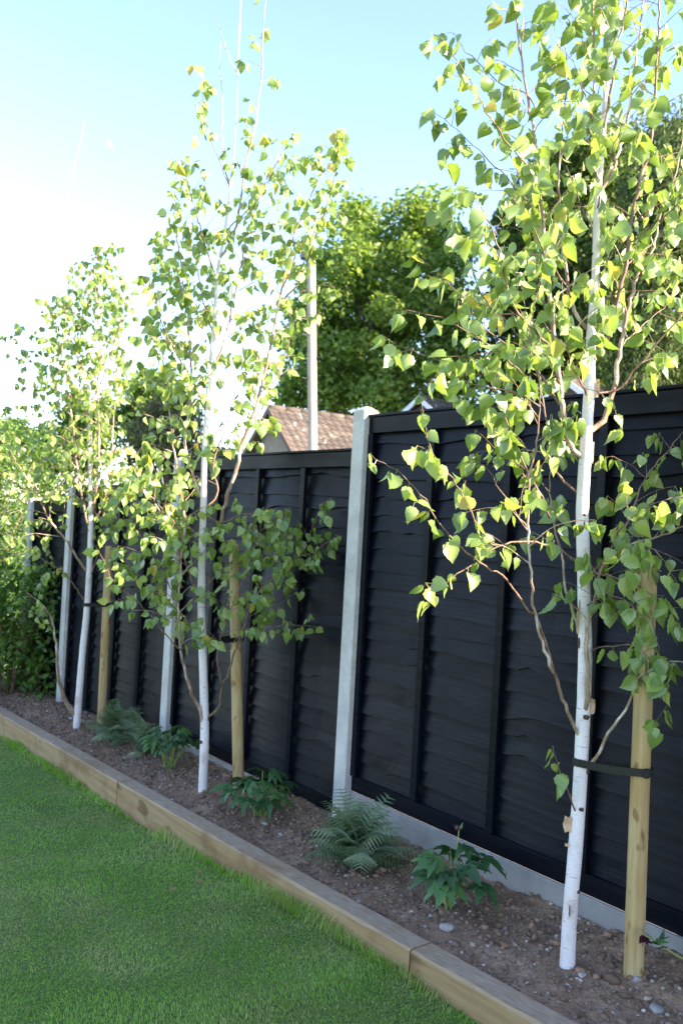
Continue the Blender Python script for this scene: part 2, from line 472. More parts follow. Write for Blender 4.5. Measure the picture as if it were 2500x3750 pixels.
class MB:
    def __init__(s):
        s.v = []; s.f = []
    def add(s, vs, fs):
        b = len(s.v)
        s.v.extend([tuple(map(float, q)) for q in vs])
        s.f.extend([tuple(i + b for i in f) for f in fs])
    def box(s, a, b):
        x0, y0, z0 = a; x1, y1, z1 = b
        s.add([(x0, y0, z0), (x1, y0, z0), (x1, y1, z0), (x0, y1, z0), (x0, y0, z1), (x1, y0, z1), (x1, y1, z1), (x0, y1, z1)],
              [(0, 3, 2, 1), (4, 5, 6, 7), (0, 1, 5, 4), (1, 2, 6, 5), (2, 3, 7, 6), (3, 0, 4, 7)])
    def tube(s, pts, rad, n=6, caps=True, wob=0.0):
        P = np.asarray(pts, float)
        T = np.gradient(P, axis=0)
        T /= np.linalg.norm(T, axis=1)[:, None] + 1e-9
        ref = np.array([0.3, 0.8, 0.1]) if abs(T[0][2]) > 0.7 else np.array([0.0, 0.0, 1.0])
        vs = []
        u = np.cross(T[0], ref); u /= np.linalg.norm(u)
        for i in range(len(P)):
            u = u - T[i] * (u @ T[i]); u /= np.linalg.norm(u) + 1e-9
            w_ = np.cross(T[i], u)
            for k in range(n):
                a = 2 * math.pi * k / n
                r = rad[i] * (1 + wob * (random.random() - 0.5))
                vs.append(P[i] + r * (math.cos(a) * u + math.sin(a) * w_))
        fs = []
        for i in range(len(P) - 1):
            for k in range(n):
                k2 = (k + 1) % n
                fs.append((i * n + k, i * n + k2, (i + 1) * n + k2, (i + 1) * n + k))
        if caps:
            fs.append(tuple(range(n - 1, -1, -1)))
            fs.append(tuple((len(P) - 1) * n + k for k in range(n)))
        s.add(vs, fs)
    def mesh(s, name, material, smooth=False):
        return mesh(name, s.v, s.f, material, smooth)
def bevel(me, wdt, seg=1):
    bm = bmesh.new(); bm.from_mesh(me)
    bmesh.ops.bevel(bm, geom=list(bm.edges), offset=wdt, segments=seg, affect='EDGES', profile=0.6)
    bm.to_mesh(me); bm.free()
    return me
def resample(P, step):
    P = np.asarray(P, float)
    # smooth catmull-rom then even steps
    if len(P) > 2:
        Q = []
        E_ = np.vstack([2 * P[0] - P[1], P, 2 * P[-1] - P[-2]])
        for i in range(1, len(E_) - 2):
            for t in np.linspace(0, 1, 8, endpoint=False):
                a, b, c, d = E_[i - 1], E_[i], E_[i + 1], E_[i + 2]
                Q.append(0.5 * ((2 * b) + (c - a) * t + (2 * a - 5 * b + 4 * c - d) * t * t + (3 * b - a - 3 * c + d) * t ** 3))
        Q.append(P[-1]); P = np.array(Q)
    L = np.r_[0, np.cumsum(np.linalg.norm(np.diff(P, axis=0), axis=1))]
    n = max(2, int(L[-1] / step) + 1)
    t = np.linspace(0, L[-1], n)
    return np.stack([np.interp(t, L, P[:, k]) for k in range(3)], 1), L[-1]
def inpoly(p, poly):
    x, y = p; c = False; j = len(poly) - 1
    for i in range(len(poly)):
        xi, yi = poly[i]; xj, yj = poly[j]
        if (yi > y) != (yj > y) and x < (xj - xi) * (y - yi) / (yj - yi) + xi:
            c = not c
        j = i
    return c

# ================================================================== GROUND
# wide ground beyond the garden
g = []
R_ = 2500.0
me = mesh('ground', [(-R_, -R_, -0.75), (R_, -R_, -0.75), (R_, R_, -0.75), (-R_, R_, -0.75)], [(0, 1, 2, 3)], M['field'])
obj('ground', me, kind='structure')
# lawn sheet in fence coordinates
ss = np.linspace(-9, 9, 73); dds = np.linspace(0.69, 12, 46)
S_, D_ = np.meshgrid(ss, dds, indexing='ij')
xx, yy = sd_xy(S_, D_)
zz = lawn_z(S_) + 0.006 * fbm(xx * 2, yy * 2, 3)
vv = np.stack([xx, yy, zz], -1).reshape(-1, 3)
nS, nD = S_.shape
idx = np.arange(nS * nD).reshape(nS, nD)
ff = np.stack([idx[:-1, :-1], idx[:-1, 1:], idx[1:, 1:], idx[1:, :-1]], -1).reshape(-1, 4)
obj('lawn', mesh('lawn', vv, ff, M['lawn'], True), kind='structure')
# bed of soil
ss = np.linspace(-3.2, 6.6, 760); dds = np.linspace(-0.03, 0.625, 66)
S_, D_ = np.meshgrid(ss, dds, indexing='ij')
def soil_rough(s, dd):
    x, y = sd_xy(s, dd)
    h = 0.030 * fbm(x * 3.1, y * 3.1, 11, 3) + 0.026 * fbm(x * 14, y * 14, 21, 3) + 0.016 * np.abs(fbm(x * 45, y * 45, 31, 2))
    e = np.clip(1 - np.abs(dd - 0.6) / 0.12, 0, 1)          # settles along the sleepers
    return h - 0.012 * e
zz = soil_z(S_, D_) + soil_rough(S_, D_)
xx, yy = sd_xy(S_, D_)
vv = np.stack([xx, yy, zz], -1).reshape(-1, 3)
nS, nD = S_.shape
idx = np.arange(nS * nD).reshape(nS, nD)
ff = np.stack([idx[:-1, :-1], idx[:-1, 1:], idx[1:, 1:], idx[1:, :-1]], -1).reshape(-1, 4)
obj('soil_bed', mesh('soil_bed', vv, ff, M['soil'], True), kind='structure')
def soil_at(x, y):
    s, dd = xy_sd(x, y)
    return float(soil_z(s, dd) + soil_rough(np.array([s]), np.array([dd]))[0])

# ================================================================== GRASS (uncountable)
def blades(n, seed, edge=False):
    r = np.random.default_rng(seed)
    if edge:
        s = r.uniform(-3.2, 4.2, n)
        dd = 0.714 + np.abs(r.normal(0, 0.020, n))
        tall = np.clip(vnoise(s * 4.0, s * 0 + 3, 5) * 1.3 - 0.25 + 0.35 * np.exp(-((s + 0.9) / 0.8) ** 2), 0.1, 1.2)
        keep = r.random(n) < np.clip(tall * 0.9, 0.12, 1)
        s, dd, tall = s[keep], dd[keep], tall[keep]
        h = r.uniform(0.02, 0.075, len(s)) * tall + 0.012
    else:
        m_ = n * 14
        x = r.uniform(-3.6, 2.0, m_); y = r.uniform(0.7, 7.2, m_)
        d2 = x * x + y * y + EYE * EYE
        keep = r.random(m_) < np.clip(7.5 / d2, 0, 1) ** 1.1
        x, y = x[keep], y[keep]
        s, dd = xy_sd(x, y)
        k = (dd > 0.715) & (dd < 4.5) & (s < 4.4)
        s, dd = s[k][:n], dd[k][:n]
        h = r.uniform(0.007, 0.015, len(s))
    x, y = sd_xy(s, dd)
    z = lawn_z(s) - 0.003
    n = len(s)
    dist = np.sqrt(x * x + y * y + EYE ** 2)
    wd = r.uniform(0.0007, 0.0013, n) * np.clip(dist / 2.6, 0.9, 2.2)
    if edge:
        wd *= 1.15
    az = r.uniform(0, 2 * np.pi, n)
    lean = r.normal(0, 0.55, n) * h
    flow = vnoise(x * 3, y * 3, 91) * 2 * np.pi * 1.5
    lx = np.cos(flow) * h * 0.45 + np.cos(az + 1.3) * lean; ly = np.sin(flow) * h * 0.45 + np.sin(az + 1.3) * lean
    cx, cy = np.cos(az) * wd, np.sin(az) * wd
    V = np.empty((n, 5, 3))
    V[:, 0] = np.stack([x - cx, y - cy, z], 1); V[:, 1] = np.stack([x + cx, y + cy, z], 1)
    V[:, 2] = np.stack([x + cx * .8 + lx * .35, y + cy * .8 + ly * .35, z + h * .6], 1)
    V[:, 3] = np.stack([x - cx * .8 + lx * .35, y - cy * .8 + ly * .35, z + h * .6], 1)
    V[:, 4] = np.stack([x + lx, y + ly, z + h * np.clip(1 - 0.25 * np.abs(lean) / h, .5, 1)], 1)
    b = np.arange(n)[:, None] * 5
    F = np.concatenate([b + np.array([[0, 1, 2]]), b + np.array([[0, 2, 3]]), b + np.array([[3, 2, 4]])], 0)
    rn = np.repeat(np.clip(r.beta(2, 2.2, n) , 0, 1), 5)
    return V.reshape(-1, 3), F, rn
V, F, rn = blades(520000, 1)
o = obj('lawn_grass', mesh('lawn_grass', V, F, M['grass'], False, rn), kind='stuff')
o['label'] = 'short mown green grass with pale dry patches'; o['category'] = 'grass'
V, F, rn = blades(9000, 2, True)
o = obj('edge_grass', mesh('edge_grass', V, F, M['grass'], False, rn), kind='stuff')
o['label'] = 'longer uncut grass growing against the sleeper edging'; o['category'] = 'grass'

# ================================================================== PEBBLES AND CLODS (uncountable)
def ico(seed, flat=0.7, sub=1):
    bm = bmesh.new()
    bmesh.ops.create_icosphere(bm, subdivisions=sub, radius=1)
    v = np.array([q.co[:] for q in bm.verts]); f = np.array([[q.index for q in t.verts] for t in bm.faces])
    bm.free()
    r = np.random.default_rng(seed)
    v = v * (1 + r.uniform(-0.22, 0.22, (len(v), 1)))
    v[:, 2] *= flat
    return v, f
def scatter(n, seed, smin, smax, pw, name, material, sink, label, cat):
    r = np.random.default_rng(seed)
    vars_ = [ico(seed * 10 + i, r.uniform(0.55, 0.9)) for i in range(6)]
    s = r.uniform(-3.0, 5.2, n); dd = r.uniform(0.02, 0.60, n)
    near = r.random(n) < np.clip(0.25 + 1.5 * vnoise(s * 2.2, dd * 4, seed), 0, 1)
    s, dd = s[near], dd[near]; n = len(s)
    x, y = sd_xy(s, dd)
    size = smin + (smax - smin) * r.random(n) ** pw
    z = soil_z(s, dd) + soil_rough(s, dd) + size * sink
    Vs, Fs, R = [], [], []
    base = 0
    for i in range(6):
        q = np.arange(i, n, 6)
        v, f = vars_[i]
        az = r.uniform(0, 6.283, len(q)); el = r.uniform(0.75, 1.35, (len(q), 1))
        c, s_ = np.cos(az)[:, None], np.sin(az)[:, None]
        vx = (v[None, :, 0] * c * el - v[None, :, 1] * s_) * size[q][:, None] + x[q][:, None]
        vy = (v[None, :, 0] * s_ * el + v[None, :, 1] * c) * size[q][:, None] + y[q][:, None]
        vz = v[None, :, 2] * size[q][:, None] + z[q][:, None]
        Vs.append(np.stack([vx, vy, vz], -1).reshape(-1, 3))
        Fs.append((f[None] + (np.arange(len(q)) * len(v))[:, None, None]).reshape(-1, 3) + base)
        base += len(q) * len(v)
        R.append(np.repeat(r.random(len(q)), len(v)))
    o = obj(name, mesh(name, np.concatenate(Vs), np.concatenate(Fs), material, True, np.concatenate(R)), kind='stuff')
    o['label'] = label; o['category'] = cat
scatter(16000, 5, 0.0014, 0.0085, 3.4, 'soil_gravel', M['pebble'], 0.25, 'small pale stones scattered over the brown soil', 'gravel')
scatter(5200, 6, 0.004, 0.017, 2.6, 'soil_clods', M['clod'], 0.2, 'crumbly lumps of brown soil on the bed', 'soil')

# single stones one can pick out
def stone(fx, fy, size, material, flat, label, seed):
    P, s, dd = on_soil(fx, fy)
    v, f = ico(seed, flat, 2)
    me = mesh('stone', v * size * np.array([1.25, 0.9, 1]), f, material, seed % 2 == 0)
    o = obj('stone', me, None, label, 'stone')
    o.location = (P[0], P[1], soil_at(P[0], P[1]) + size * flat * 0.4)
    o.rotation_euler = (0.2, 0.1, seed)
stone(1025, 2137, 0.021, M['flint'], 0.75, 'whitish jagged flint lying below the leafy hellebore nearest the camera', 101)
stone(1508, 2318, 0.023, M['cobble'], 0.55, 'smooth grey oval pebble in the bottom right corner of the bed', 102)
stone(1486, 2296, 0.011, M['tan'], 0.7, 'small orange pebble just above the smooth grey oval pebble', 104)
stone(1336, 2240, 0.015, M['flint'], 0.28, 'thin white stone chip on the soil between near birch and its stake', 105)
stone(608, 1894, 0.014, M['flint'], 0.7, 'white stone on the soil just below the bushy green hellebore', 107)
stone(1405, 2257, 0.024, M['clod'], 0.7, 'large dark lump at the foot of the nearest stake', 109)
stone(1460, 2255, 0.014, M['cobble'], 0.8, 'small grey stone touching the base of the nearest stake', 110)
stone(1085, 2172, 0.010, M['tan'], 0.75, 'small pinkish stone below right of the whitish jagged flint', 112)
stone(163, 1653, 0.017, M['flint'], 0.7, 'white stone at the foot of the farthest birch', 113)

# ================================================================== FENCE
def fpos(s, dd, z):
    x, y = sd_xy(s, dd)
    return (x, y, z)
PW = 1.83
def board_mesh(width, seed):
    r = np.random.default_rng(seed)
    n = 34
    xs = np.linspace(0, width, n)
    ph = r.uniform(0, 50)
    wav = 0.020 * (vnoise(xs * 3.0 + ph, xs * 0, seed) - 0.5) + 0.007 * (vnoise(xs * 9 + ph, xs * 0 + 4, seed) - 0.5)
    kn = np.zeros(n)
    for _ in range(r.integers(1, 4)):                      # waney notches and bulges at knots
        c = r.uniform(0.1, width - 0.1); a = r.uniform(-0.024, 0.026); wd = r.uniform(0.03, 0.10)
        wav += a * np.exp(-((xs - c) / wd) ** 2); kn += np.exp(-((xs - c) / (wd * .8)) ** 2)
    curl = 0.006 * (vnoise(xs * 5 + ph, xs * 0 + 8, seed) - 0.6)
    H = 0.132
    v = []
    for i, x in enumerate(xs):
        zb = wav[i]
        v += [(x, -0.0175, H), (x, -0.0075 + curl[i] * .6 - 0.003 * kn[i], H * .5 + zb * .3), (x, 0.0035 + curl[i] - 0.004 * kn[i], zb), (x, -0.007 + curl[i] - 0.004 * kn[i], zb - 0.001), (x, -0.026, H)]
    f = []
    for i in range(n - 1):
        for k in range(5):
            k2 = (k + 1) % 5
            f.append((i * 5 + k, (i + 1) * 5 + k, (i + 1) * 5 + k2, i * 5 + k2))
    f += [tuple(range(5)), tuple((n - 1) * 5 + k for k in range(4, -1, -1))]
    return mesh('board', v, f, M['fence'])
def boxmesh(name, a, b, material, bv=0.0):
    q = MB(); q.box(a, b)
    me = q.mesh(name, material)
    if bv:
        bevel(me, bv)
    return me
BOARDS = {}
def panel(s0, width, ztop, height, label, seed):
    zb = ztop - height
    t = thing('wooden_fence', label, 'fence', fpos(s0, 0, EYE + zb), FROT, 'dark stained lap panels along the bed')
    key = round(width, 2)
    if key not in BOARDS:
        BOARDS[key] = dict(boards=[board_mesh(width, 40 + i) for i in range(24)],
            rail=boxmesh('top_rail', (0, 0.0042, 0), (width, 0.026, 0.078), M['fence'], 0.002),
            foot=boxmesh('bottom_rail', (0, 0.0046, 0), (width, 0.016, 0.075), M['fence'], 0.002),
            cap=boxmesh('capping', (0, -0.034, 0), (width, 0.036, 0.014), M['fence'], 0.003))
    B = BOARDS[key]
    rr = random.Random(seed)
    n = 20
    ex = (height - 0.10) / n
    for i in range(n):
        o = obj('board', rr.choice(B['boards']), t)
        o.location = (0, rr.uniform(-0.002, 0.002), 0.055 + i * ex + rr.uniform(-0.010, 0.010))
    o = obj('top_rail', B['rail'], t); o.location = (0, 0, height - 0.078)
    o = obj('bottom_rail', B['foot'], t)
    o = obj('capping', B['cap'], t); o.location = (0, 0, height + 0.0005)
    hb = height - 0.078 - 0.075 - 0.004
    bk = ('bat', round(height, 2))
    if bk not in BOARDS:
        BOARDS[bk] = boxmesh('batten', (-0.019, 0.0050, 0), (0.019, 0.0290, hb), M['fence'], 0.002)
    k = 4 if width > 1.4 else 2
    for i in range(k + 1):
        x = min(max(width * i / k, 0.0195), width - 0.0195)
        o = obj('batten', BOARDS[bk], t); o.location = (x, 0, 0.077)
    return t
GAP = 0.075
P = [  # start s, width, top (above eye)
    (-PW - 0.0, PW, 0.5176, 'dark fence panel behind the nearest birch, tallest in view'),
    (GAP, PW, 0.3570, 'dark fence panel behind the middle birch and its stake'),
    (2 * GAP + PW, PW, 0.172, 'dark fence panel between middle and farthest birch'),
    (3 * GAP + 2 * PW, 0.93, 0.03, 'narrow dark fence panel at far end beside the hedge'),
    (-2 * PW - GAP, PW, 0.40, 'unseen dark fence panel out of frame beside the nearest stake, lowered to let sun past'),  # unseen panel, top set low so sun reaches the nearest birch
    (-3 * PW - 2 * GAP, PW, 0.66, 'unseen dark fence panel out of frame behind the camera, added to shade the lawn'),  # unseen panel added to keep the lawn shaded, top raised for that
]
for i, (s0, wd, zt, lab) in enumerate(P):
    panel(s0, wd, zt, 1.832, lab, 10 + i)
def gravel(s0, wd, ztop, label):
    me = boxmesh('gravel_board', (0, -0.025, -0.30), (wd, 0.027, 0), M['gravelc'], 0.004)
    o = obj('gravel_board', me, None, label, 'gravel board', 'concrete gravel boards under the fence')
    o.location = fpos(s0, 0, EYE + ztop - 0.003); o.rotation_euler = (0, 0, FROT)
for (s0, wd, zt, lab), l2 in zip(P, ('concrete gravel board under the fence panel behind the nearest birch',
        'concrete gravel board under the fence panel behind the middle birch', 'buried gravel board under the panel by the farthest birch',
        'buried gravel board under the narrow panel beside the hedge', 'gravel board under the panel out of frame', 'gravel board under the panel behind the camera')):
    gravel(s0 - 0.02, wd + 0.04, zt - 1.832, l2)
def post(s, ztop, label, hw=0.045):
    q = MB()
    hl = 3.0
    pts = []
    w_, dpt = hw, 0.047
    def ring(z, k):
        return [(-w_ * k, -dpt * k, z), (w_ * k, -dpt * k, z), (w_ * k, dpt * k, z), (-w_ * k, dpt * k, z)]
    q.add(ring(0, 1) + ring(-hl, 1) + ring(0.022, 0.35), [(0, 4, 5, 1), (1, 5, 6, 2), (2, 6, 7, 3), (3, 7, 4, 0), (0, 1, 9, 8), (1, 2, 10, 9), (2, 3, 11, 10), (3, 0, 8, 11), (8, 9, 10, 11), (7, 6, 5, 4)])
    me = q.mesh('fence_post', M['concrete'])
    bevel(me, 0.004)
    o = obj('fence_post', me, None, label, 'fence post', 'concrete posts along the fence')
    o.location = fpos(s, 0.012, EYE + ztop); o.rotation_euler = (0, 0, FROT)
post(GAP / 2, 0.553, 'tall pale concrete post between the two nearest fence panels')
post(PW + 1.5 * GAP, 0.352, 'concrete post just left of the middle birch trunk')
post(2 * PW + 2.5 * GAP, 0.185, 'concrete post just left of the farthest birch trunk')
post(2 * PW + 0.93 + 3.5 * GAP, 0.05, 'concrete post half hidden by the hedge at far left')
post(-PW - GAP / 2, 0.545, 'concrete post out of frame beyond the nearest stake')

# ================================================================== SLEEPER EDGING
def sleeper(s0, s1, label, seed):
    r = np.random.default_rng(seed)
    n = 34
    xs = np.linspace(s0 + 0.0015, s1 - 0.0015, n)
    v = []
    h = 0.24; c = 0.006
    for i, s in enumerate(xs):
        jy = 0.0022 * (vnoise(np.array([s * 3.0]), np.array([seed * 1.0]), 4)[0] - 0.5)
        ch = c * (0.6 + 1.3 * vnoise(np.array([s * 14.0]), np.array([seed * 2.0]), 9)[0])
        zt = timber_z(s) + jy
        for (dd, z) in ((0.612, zt - h), (0.612, zt - c), (0.612 + c, zt), (0.712 - ch, zt), (0.712 + jy, zt - ch), (0.712 + jy, zt - h)):
            x, y = sd_xy(s, dd)
            v.append((x, y, z))
    o0 = np.array(v[0])
    # local frame along the sleeper so that the grain follows it
    cx, cy = sd_xy((s0 + s1) / 2, 0.662)
    ca, sa = math.cos(-FROT), math.sin(-FROT)
    vl = []
    for (x, y, z) in v:
        dx, dy = x - cx, y - cy
        vl.append((dx * ca - dy * sa, dx * sa + dy * ca, z))
    f = []
    for i in range(n - 1):
        for k in range(6):
            k2 = (k + 1) % 6
            f.append((i * 6 + k, i * 6 + k2, (i + 1) * 6 + k2, (i + 1) * 6 + k))
    f += [tuple(range(5, -1, -1)), tuple((n - 1) * 6 + k for k in range(6))]
    me = mesh('timber_sleeper', vl, f, M['timber'])
    o = obj('timber_sleeper', me, None, label, 'sleeper', 'timber sleepers edging the bed')
    o.location = (cx, cy, 0); o.rotation_euler = (0, 0, FROT)
sleeper(-3.62, -1.215, 'timber sleeper edging in the bottom right foreground, nearest of the row', 1)
sleeper(-1.21, 1.15, 'long timber sleeper edging in front of the two nearest hellebores', 2)
sleeper(1.155, 2.46, 'short timber sleeper edging left of the middle birch', 3)
sleeper(2.465, 4.86, 'timber sleeper edging in front of the farthest birch', 4)

# ================================================================== STAKES AND TIES
def lathe(q, P0, P1, rs, n=16, wob=0.0):
    P0 = np.array(P0, float); P1 = np.array(P1, float)
    pts = [P0 + (P1 - P0) * t for t, r in rs]
    q.tube(pts, [r for t, r in rs], n, True, wob)
def stake(base, top, r, label):
    b = np.array(base); t_ = np.array(top)
    q = MB()
    L = t_ - b
    rs = [(-0.15, r * 1.03)] + [(k / 14, r * (1.03 - 0.06 * k / 14) * (1 + 0.018 * random.uniform(-1, 1))) for k in range(0, 14)] + [(0.992, r * 0.95), (1.0, r * 0.84)]
    lathe(q, (0, 0, 0), L, rs, 18)
    o = obj('tree_stake', q.mesh('tree_stake', M['stake'], True), None, label, 'stake', 'round wooden stakes beside the birches')
    o.data.polygons[-1].use_smooth = False
    o.location = b
    return b, t_
ST = []
Pb = on_soil(1453, 2243)[0]; ST.append(stake(Pb, W(1487, 1289, Pb[1] + 0.02), 0.0305, 'pale round wooden stake right of the nearest birch'))
Pb = on_soil(548, 1813)[0]; ST.append(stake(Pb, W(538, 1250, Pb[1] + 0.14), 0.031, 'pale round wooden stake right of the middle birch'))
Pb = on_soil(233, 1669)[0]; ST.append(stake(Pb, W(252, 1254, Pb[1] + 0.03), 0.031, 'pale round wooden stake right of the farthest birch'))

# ================================================================== BIRCH LEAVES
LT = [0, .015, .07, .16, .28, .40, .52, .64, .76, .87, .95, 1]
LW = [0, .17, .30, .375, .40, .385, .34, .275, .195, .105, .035, 0]
def leaf_arrays(fold, curve, twist, lod=0):
    T, Wd = LT, LW
    if lod:
        T = [0, .14, .36, .65, 1]; Wd = [0, .38, .43, .27, 0]
    v = []; n = len(T)
    pet = 0.34
    for i, t in enumerate(T):
        ser = (0.022 if i % 2 else -0.010) if (0 < i < n - 1 and not lod) else 0
        wv = Wd[i] + ser if Wd[i] else 0
        yb = curve * t * t
        a = twist * t
        for sx in (-1, 0, 1):
            x = sx * wv; y = yb + fold * abs(x)
            x2 = x * math.cos(a) - (y - yb) * math.sin(a); y2 = yb + x * math.sin(a) + (y - yb) * math.cos(a)
            zt = -pet - t + (0.055 if (sx and not lod and i % 2) else 0)
            v.append((x2, y2, zt))
    f = []
    for i in range(n - 1):
        a, b = i * 3, (i + 1) * 3
        if i == 0:
            f += [(a + 1, b, b + 1), (a + 1, b + 1, b + 2)]
        elif i == n - 2:
            f += [(a, b + 1, a + 1), (a + 1, b + 1, a + 2)]
        else:
            f += [(a, b, b + 1), (a, b + 1, a + 1), (a + 1, b + 1, b + 2), (a + 1, b + 2, a + 2)]
    k = len(v)
    pw = 0.014
    v += [(-pw, -0.10, 0.0), (pw, -0.10, 0.0), (pw, -0.03, -pet * .5), (-pw, -0.03, -pet * .5), (pw, 0, -pet - .01), (-pw, 0, -pet - .01)]
    f += [(k, k + 1, k + 2), (k, k + 2, k + 3), (k + 3, k + 2, k + 4), (k + 3, k + 4, k + 5)]
    v = np.array(v, float); v[:, 1] += 0.0
    return v, np.array(f)
LV = [leaf_arrays(*a) for a in ((0.20, 0.16, 0.25), (0.42, 0.34, -0.45), (-0.22, 0.26, 0.5), (0.75, -0.18, 0.3), (0.12, 0.48, -0.8), (0.35, -0.36, 0.1), (1.1, 0.25, 0.6), (-0.35, -0.3, 0.9))]
LVL = [leaf_arrays(a, b, c, 1) for a, b, c in ((0.20, 0.16, 0.25), (0.42, 0.34, -0.45), (-0.22, 0.26, 0.5), (0.75, -0.18, 0.3), (0.12, 0.48, -0.8), (0.35, -0.36, 0.1), (1.1, 0.25, 0.6), (-0.35, -0.3, 0.9))]
LME = [mesh('leaf', v, f, M['leaf'], True) for v, f in LV]

class Birch:
    def __init__(s, label, base, Yd, trunk, radii, poly, seed, lsize=0.062, twk=0.85):
        s.twk = twk
        s.r = random.Random(seed)
        s.poly = poly; s.lsize = lsize; s.Yd = Yd; s.n = 0
        s.root = thing('birch_tree', label, 'tree', tuple(base), 0, 'young white birches in the bed')
        s.base = np.array(base)
        s.leaves = []
        pts = [W(fx, fy, Yd + dy) for fx, fy, dy in trunk]
        pts[0] = np.array(base) + np.array([0, 0, -0.08])
        P_, L = resample(pts, 0.03)
        zs = P_[:, 2] - base[2]
        rad = np.interp(zs, [a for a, b in radii], [b for a, b in radii])
        rad = rad * (1 + 0.05 * (vnoise(zs * 16, zs * 0, seed) - 0.5))
        q = MB(); q.tube(P_ - s.base, rad, 14, True, 0.03)
        s.trunk = obj('trunk', q.mesh('trunk', M['birch'], True), s.root)
        s.tp = P_; s.trad = rad
    def rad_at(s, p):
        return s.trad[np.argmin(np.linalg.norm(s.tp - p, axis=1))]
    def leaf(s, p, out, size=None):
        r = s.r
        h = np.array([out[0] * 0.38 + r.gauss(0, .22), out[1] * 0.38 + r.gauss(0, .22), -1.0 + abs(r.gauss(0, .22))])
        if r.random() < 0.13:
            h = h + np.array([r.gauss(0, .7), r.gauss(0, .7), r.uniform(0, .8)])
        h /= np.linalg.norm(h)
        a = r.uniform(0, 2 * math.pi)
        nn = np.array([math.cos(a), math.sin(a), r.uniform(-.2, .5)])
        nn = nn - h * (nn @ h); nn /= np.linalg.norm(nn)
        s.leaves.append((p, h, nn, (size or s.lsize) * r.uniform(0.55, 1.15), r.randrange(8), r.random()))
    def twig(s, q, p, d, L, rad, depth=0, dens=1.0, free=False):
        r = s.r
        step = 0.028
        n = max(3, int(L / step))
        pts = [p.copy()]
        d = d / np.linalg.norm(d)
        out = np.array([d[0], d[1], 0.0])
        side = 1
        lv = []
        subs = []
        for i in range(n):
            t = i / n
            d = d + np.array([r.gauss(0, .10), r.gauss(0, .10), r.gauss(0, .07) - 0.10 * t - 0.015])
            d /= np.linalg.norm(d)
            p = p + d * step
            pts.append(p.copy())
            if i >= 1 and r.random() < 0.72 * dens:
                sd = np.cross(d, (0, 0, 1)); sd = sd / (np.linalg.norm(sd) + 1e-6) * side
                side = -side
                lv.append((p.copy(), sd + d * .5))
            if depth == 0 and i > 2 and r.random() < 0.10:
                subs.append((p.copy(), d + np.array([r.gauss(0, .7), r.gauss(0, .7), r.gauss(0, .3)]), L * (1 - t) * r.uniform(.4, .8)))
        lv.append((p.copy(), d)); lv.append((p.copy(), -d * .3 + np.array([r.gauss(0, .5), r.gauss(0, .5), 0])))
        if not free:
            tip = seen(np.array([pts[-1]]))[0]; md = seen(np.array([pts[len(pts) // 2]]))[0]
            if not inpoly(tip, s.poly) or not inpoly(md, s.poly):
                return
        P_ = np.array(pts)
        q.tube(P_ - s.base, np.linspace(rad, max(0.0007, rad * .35), len(P_)), 4, False)
        for a, b in lv:
            s.leaf(a, b)
        for a, b, l in subs:
            if l > .06:
                s.twig(q, a, b, l, rad * .6, 1, dens, free)
    def limb(s, path, tipd, r0, r1, tw=0.06, tl=(0.14, 0.34), start=0.2, mat_='limb', leafy=0.0, dens=1.0, up_=0.25):
        r = s.r
        s.n += 1
        n = len(path)
        pts = [W(fx, fy, s.Yd + (pd[0] if pd else tipd * (i / (n - 1)) ** 0.9)) for i, (fx, fy, *pd) in enumerate(path)]
        k = np.argmin(np.linalg.norm(s.tp - pts[0], axis=1))
        if np.linalg.norm(s.tp[k] - pts[0]) < 0.09:
            pts[0] = s.tp[k]
        P_, L = resample(pts, 0.025)
        q = MB()
        wob = np.array([[r.gauss(0, .0022) for _ in range(3)] for _ in P_]); wob[0] = 0
        P_ = P_ + wob
        rad = np.linspace(r0, r1, len(P_)) * np.array([r.uniform(.93, 1.07) for _ in P_])
        q.tube(P_ - s.base, rad, 7 if r0 > .004 else 5, True)
        T = np.gradient(P_, axis=0); T /= np.linalg.norm(T, axis=1)[:, None] + 1e-9
        dcur = start * L + r.uniform(0, tw)
        az = r.uniform(0, 6.28)
        while dcur < L and tw > 0:
            i = min(len(P_) - 1, int(dcur / L * len(P_)))
            t = T[i]
            az += 2.4
            a = np.cross(t, (0.1, 0.2, 1.0)); a /= np.linalg.norm(a) + 1e-6
            b = np.cross(t, a)
            rd = math.cos(az) * a + math.sin(az) * b
            d = t * .55 + rd * .9 + np.array([0, 0, up_])
            l = r.uniform(*tl) * (1.0 - 0.35 * dcur / L)
            s.twig(q, P_[i], d, l, max(.0011, min(rad[i] * .5, .003)), 0, dens)
            dcur += tw * s.twk * r.uniform(.6, 1.4)
        if leafy:
            dcur = leafy * L
            side = 1
            while dcur < L + .01:
                i = min(len(P_) - 1, int(dcur / L * len(P_)))
                sd = np.cross(T[i], (0, 0, 1)); sd = sd / (np.linalg.norm(sd) + 1e-6) * side; side = -side
                s.leaf(P_[i], sd + T[i] * .5)
                if r.random() < .35:
                    s.leaf(P_[i], -sd)
                dcur += r.uniform(.025, .05)
            s.leaf(P_[-1], T[-1])
        o = obj('branch', q.mesh('branch', M[mat_], True), s.root)
        return P_
    def finish(s, keep=300, lod=False):
        L = s.leaves
        pos = np.array([l[0] for l in L])
        ctr = pos + np.array([l[1] * l[3] * .8 for l in L])
        f = seen(ctr)
        infr = (f[:, 0] > 5) & (f[:, 0] < 1563) & (f[:, 1] > 5) & (f[:, 1] < 2347)
        view = ctr - np.array([0, 0, EYE]); dist = np.linalg.norm(view, axis=1)
        face = np.abs(np.sum(np.array([l[2] for l in L]) * view, 1)) / dist
        size = np.array([l[3] for l in L]) / dist * (0.25 + face) * infr
        order = np.argsort(-size)
        top = set(order[:keep].tolist())
        Vs, Fs, R = [], [], []
        base = 0
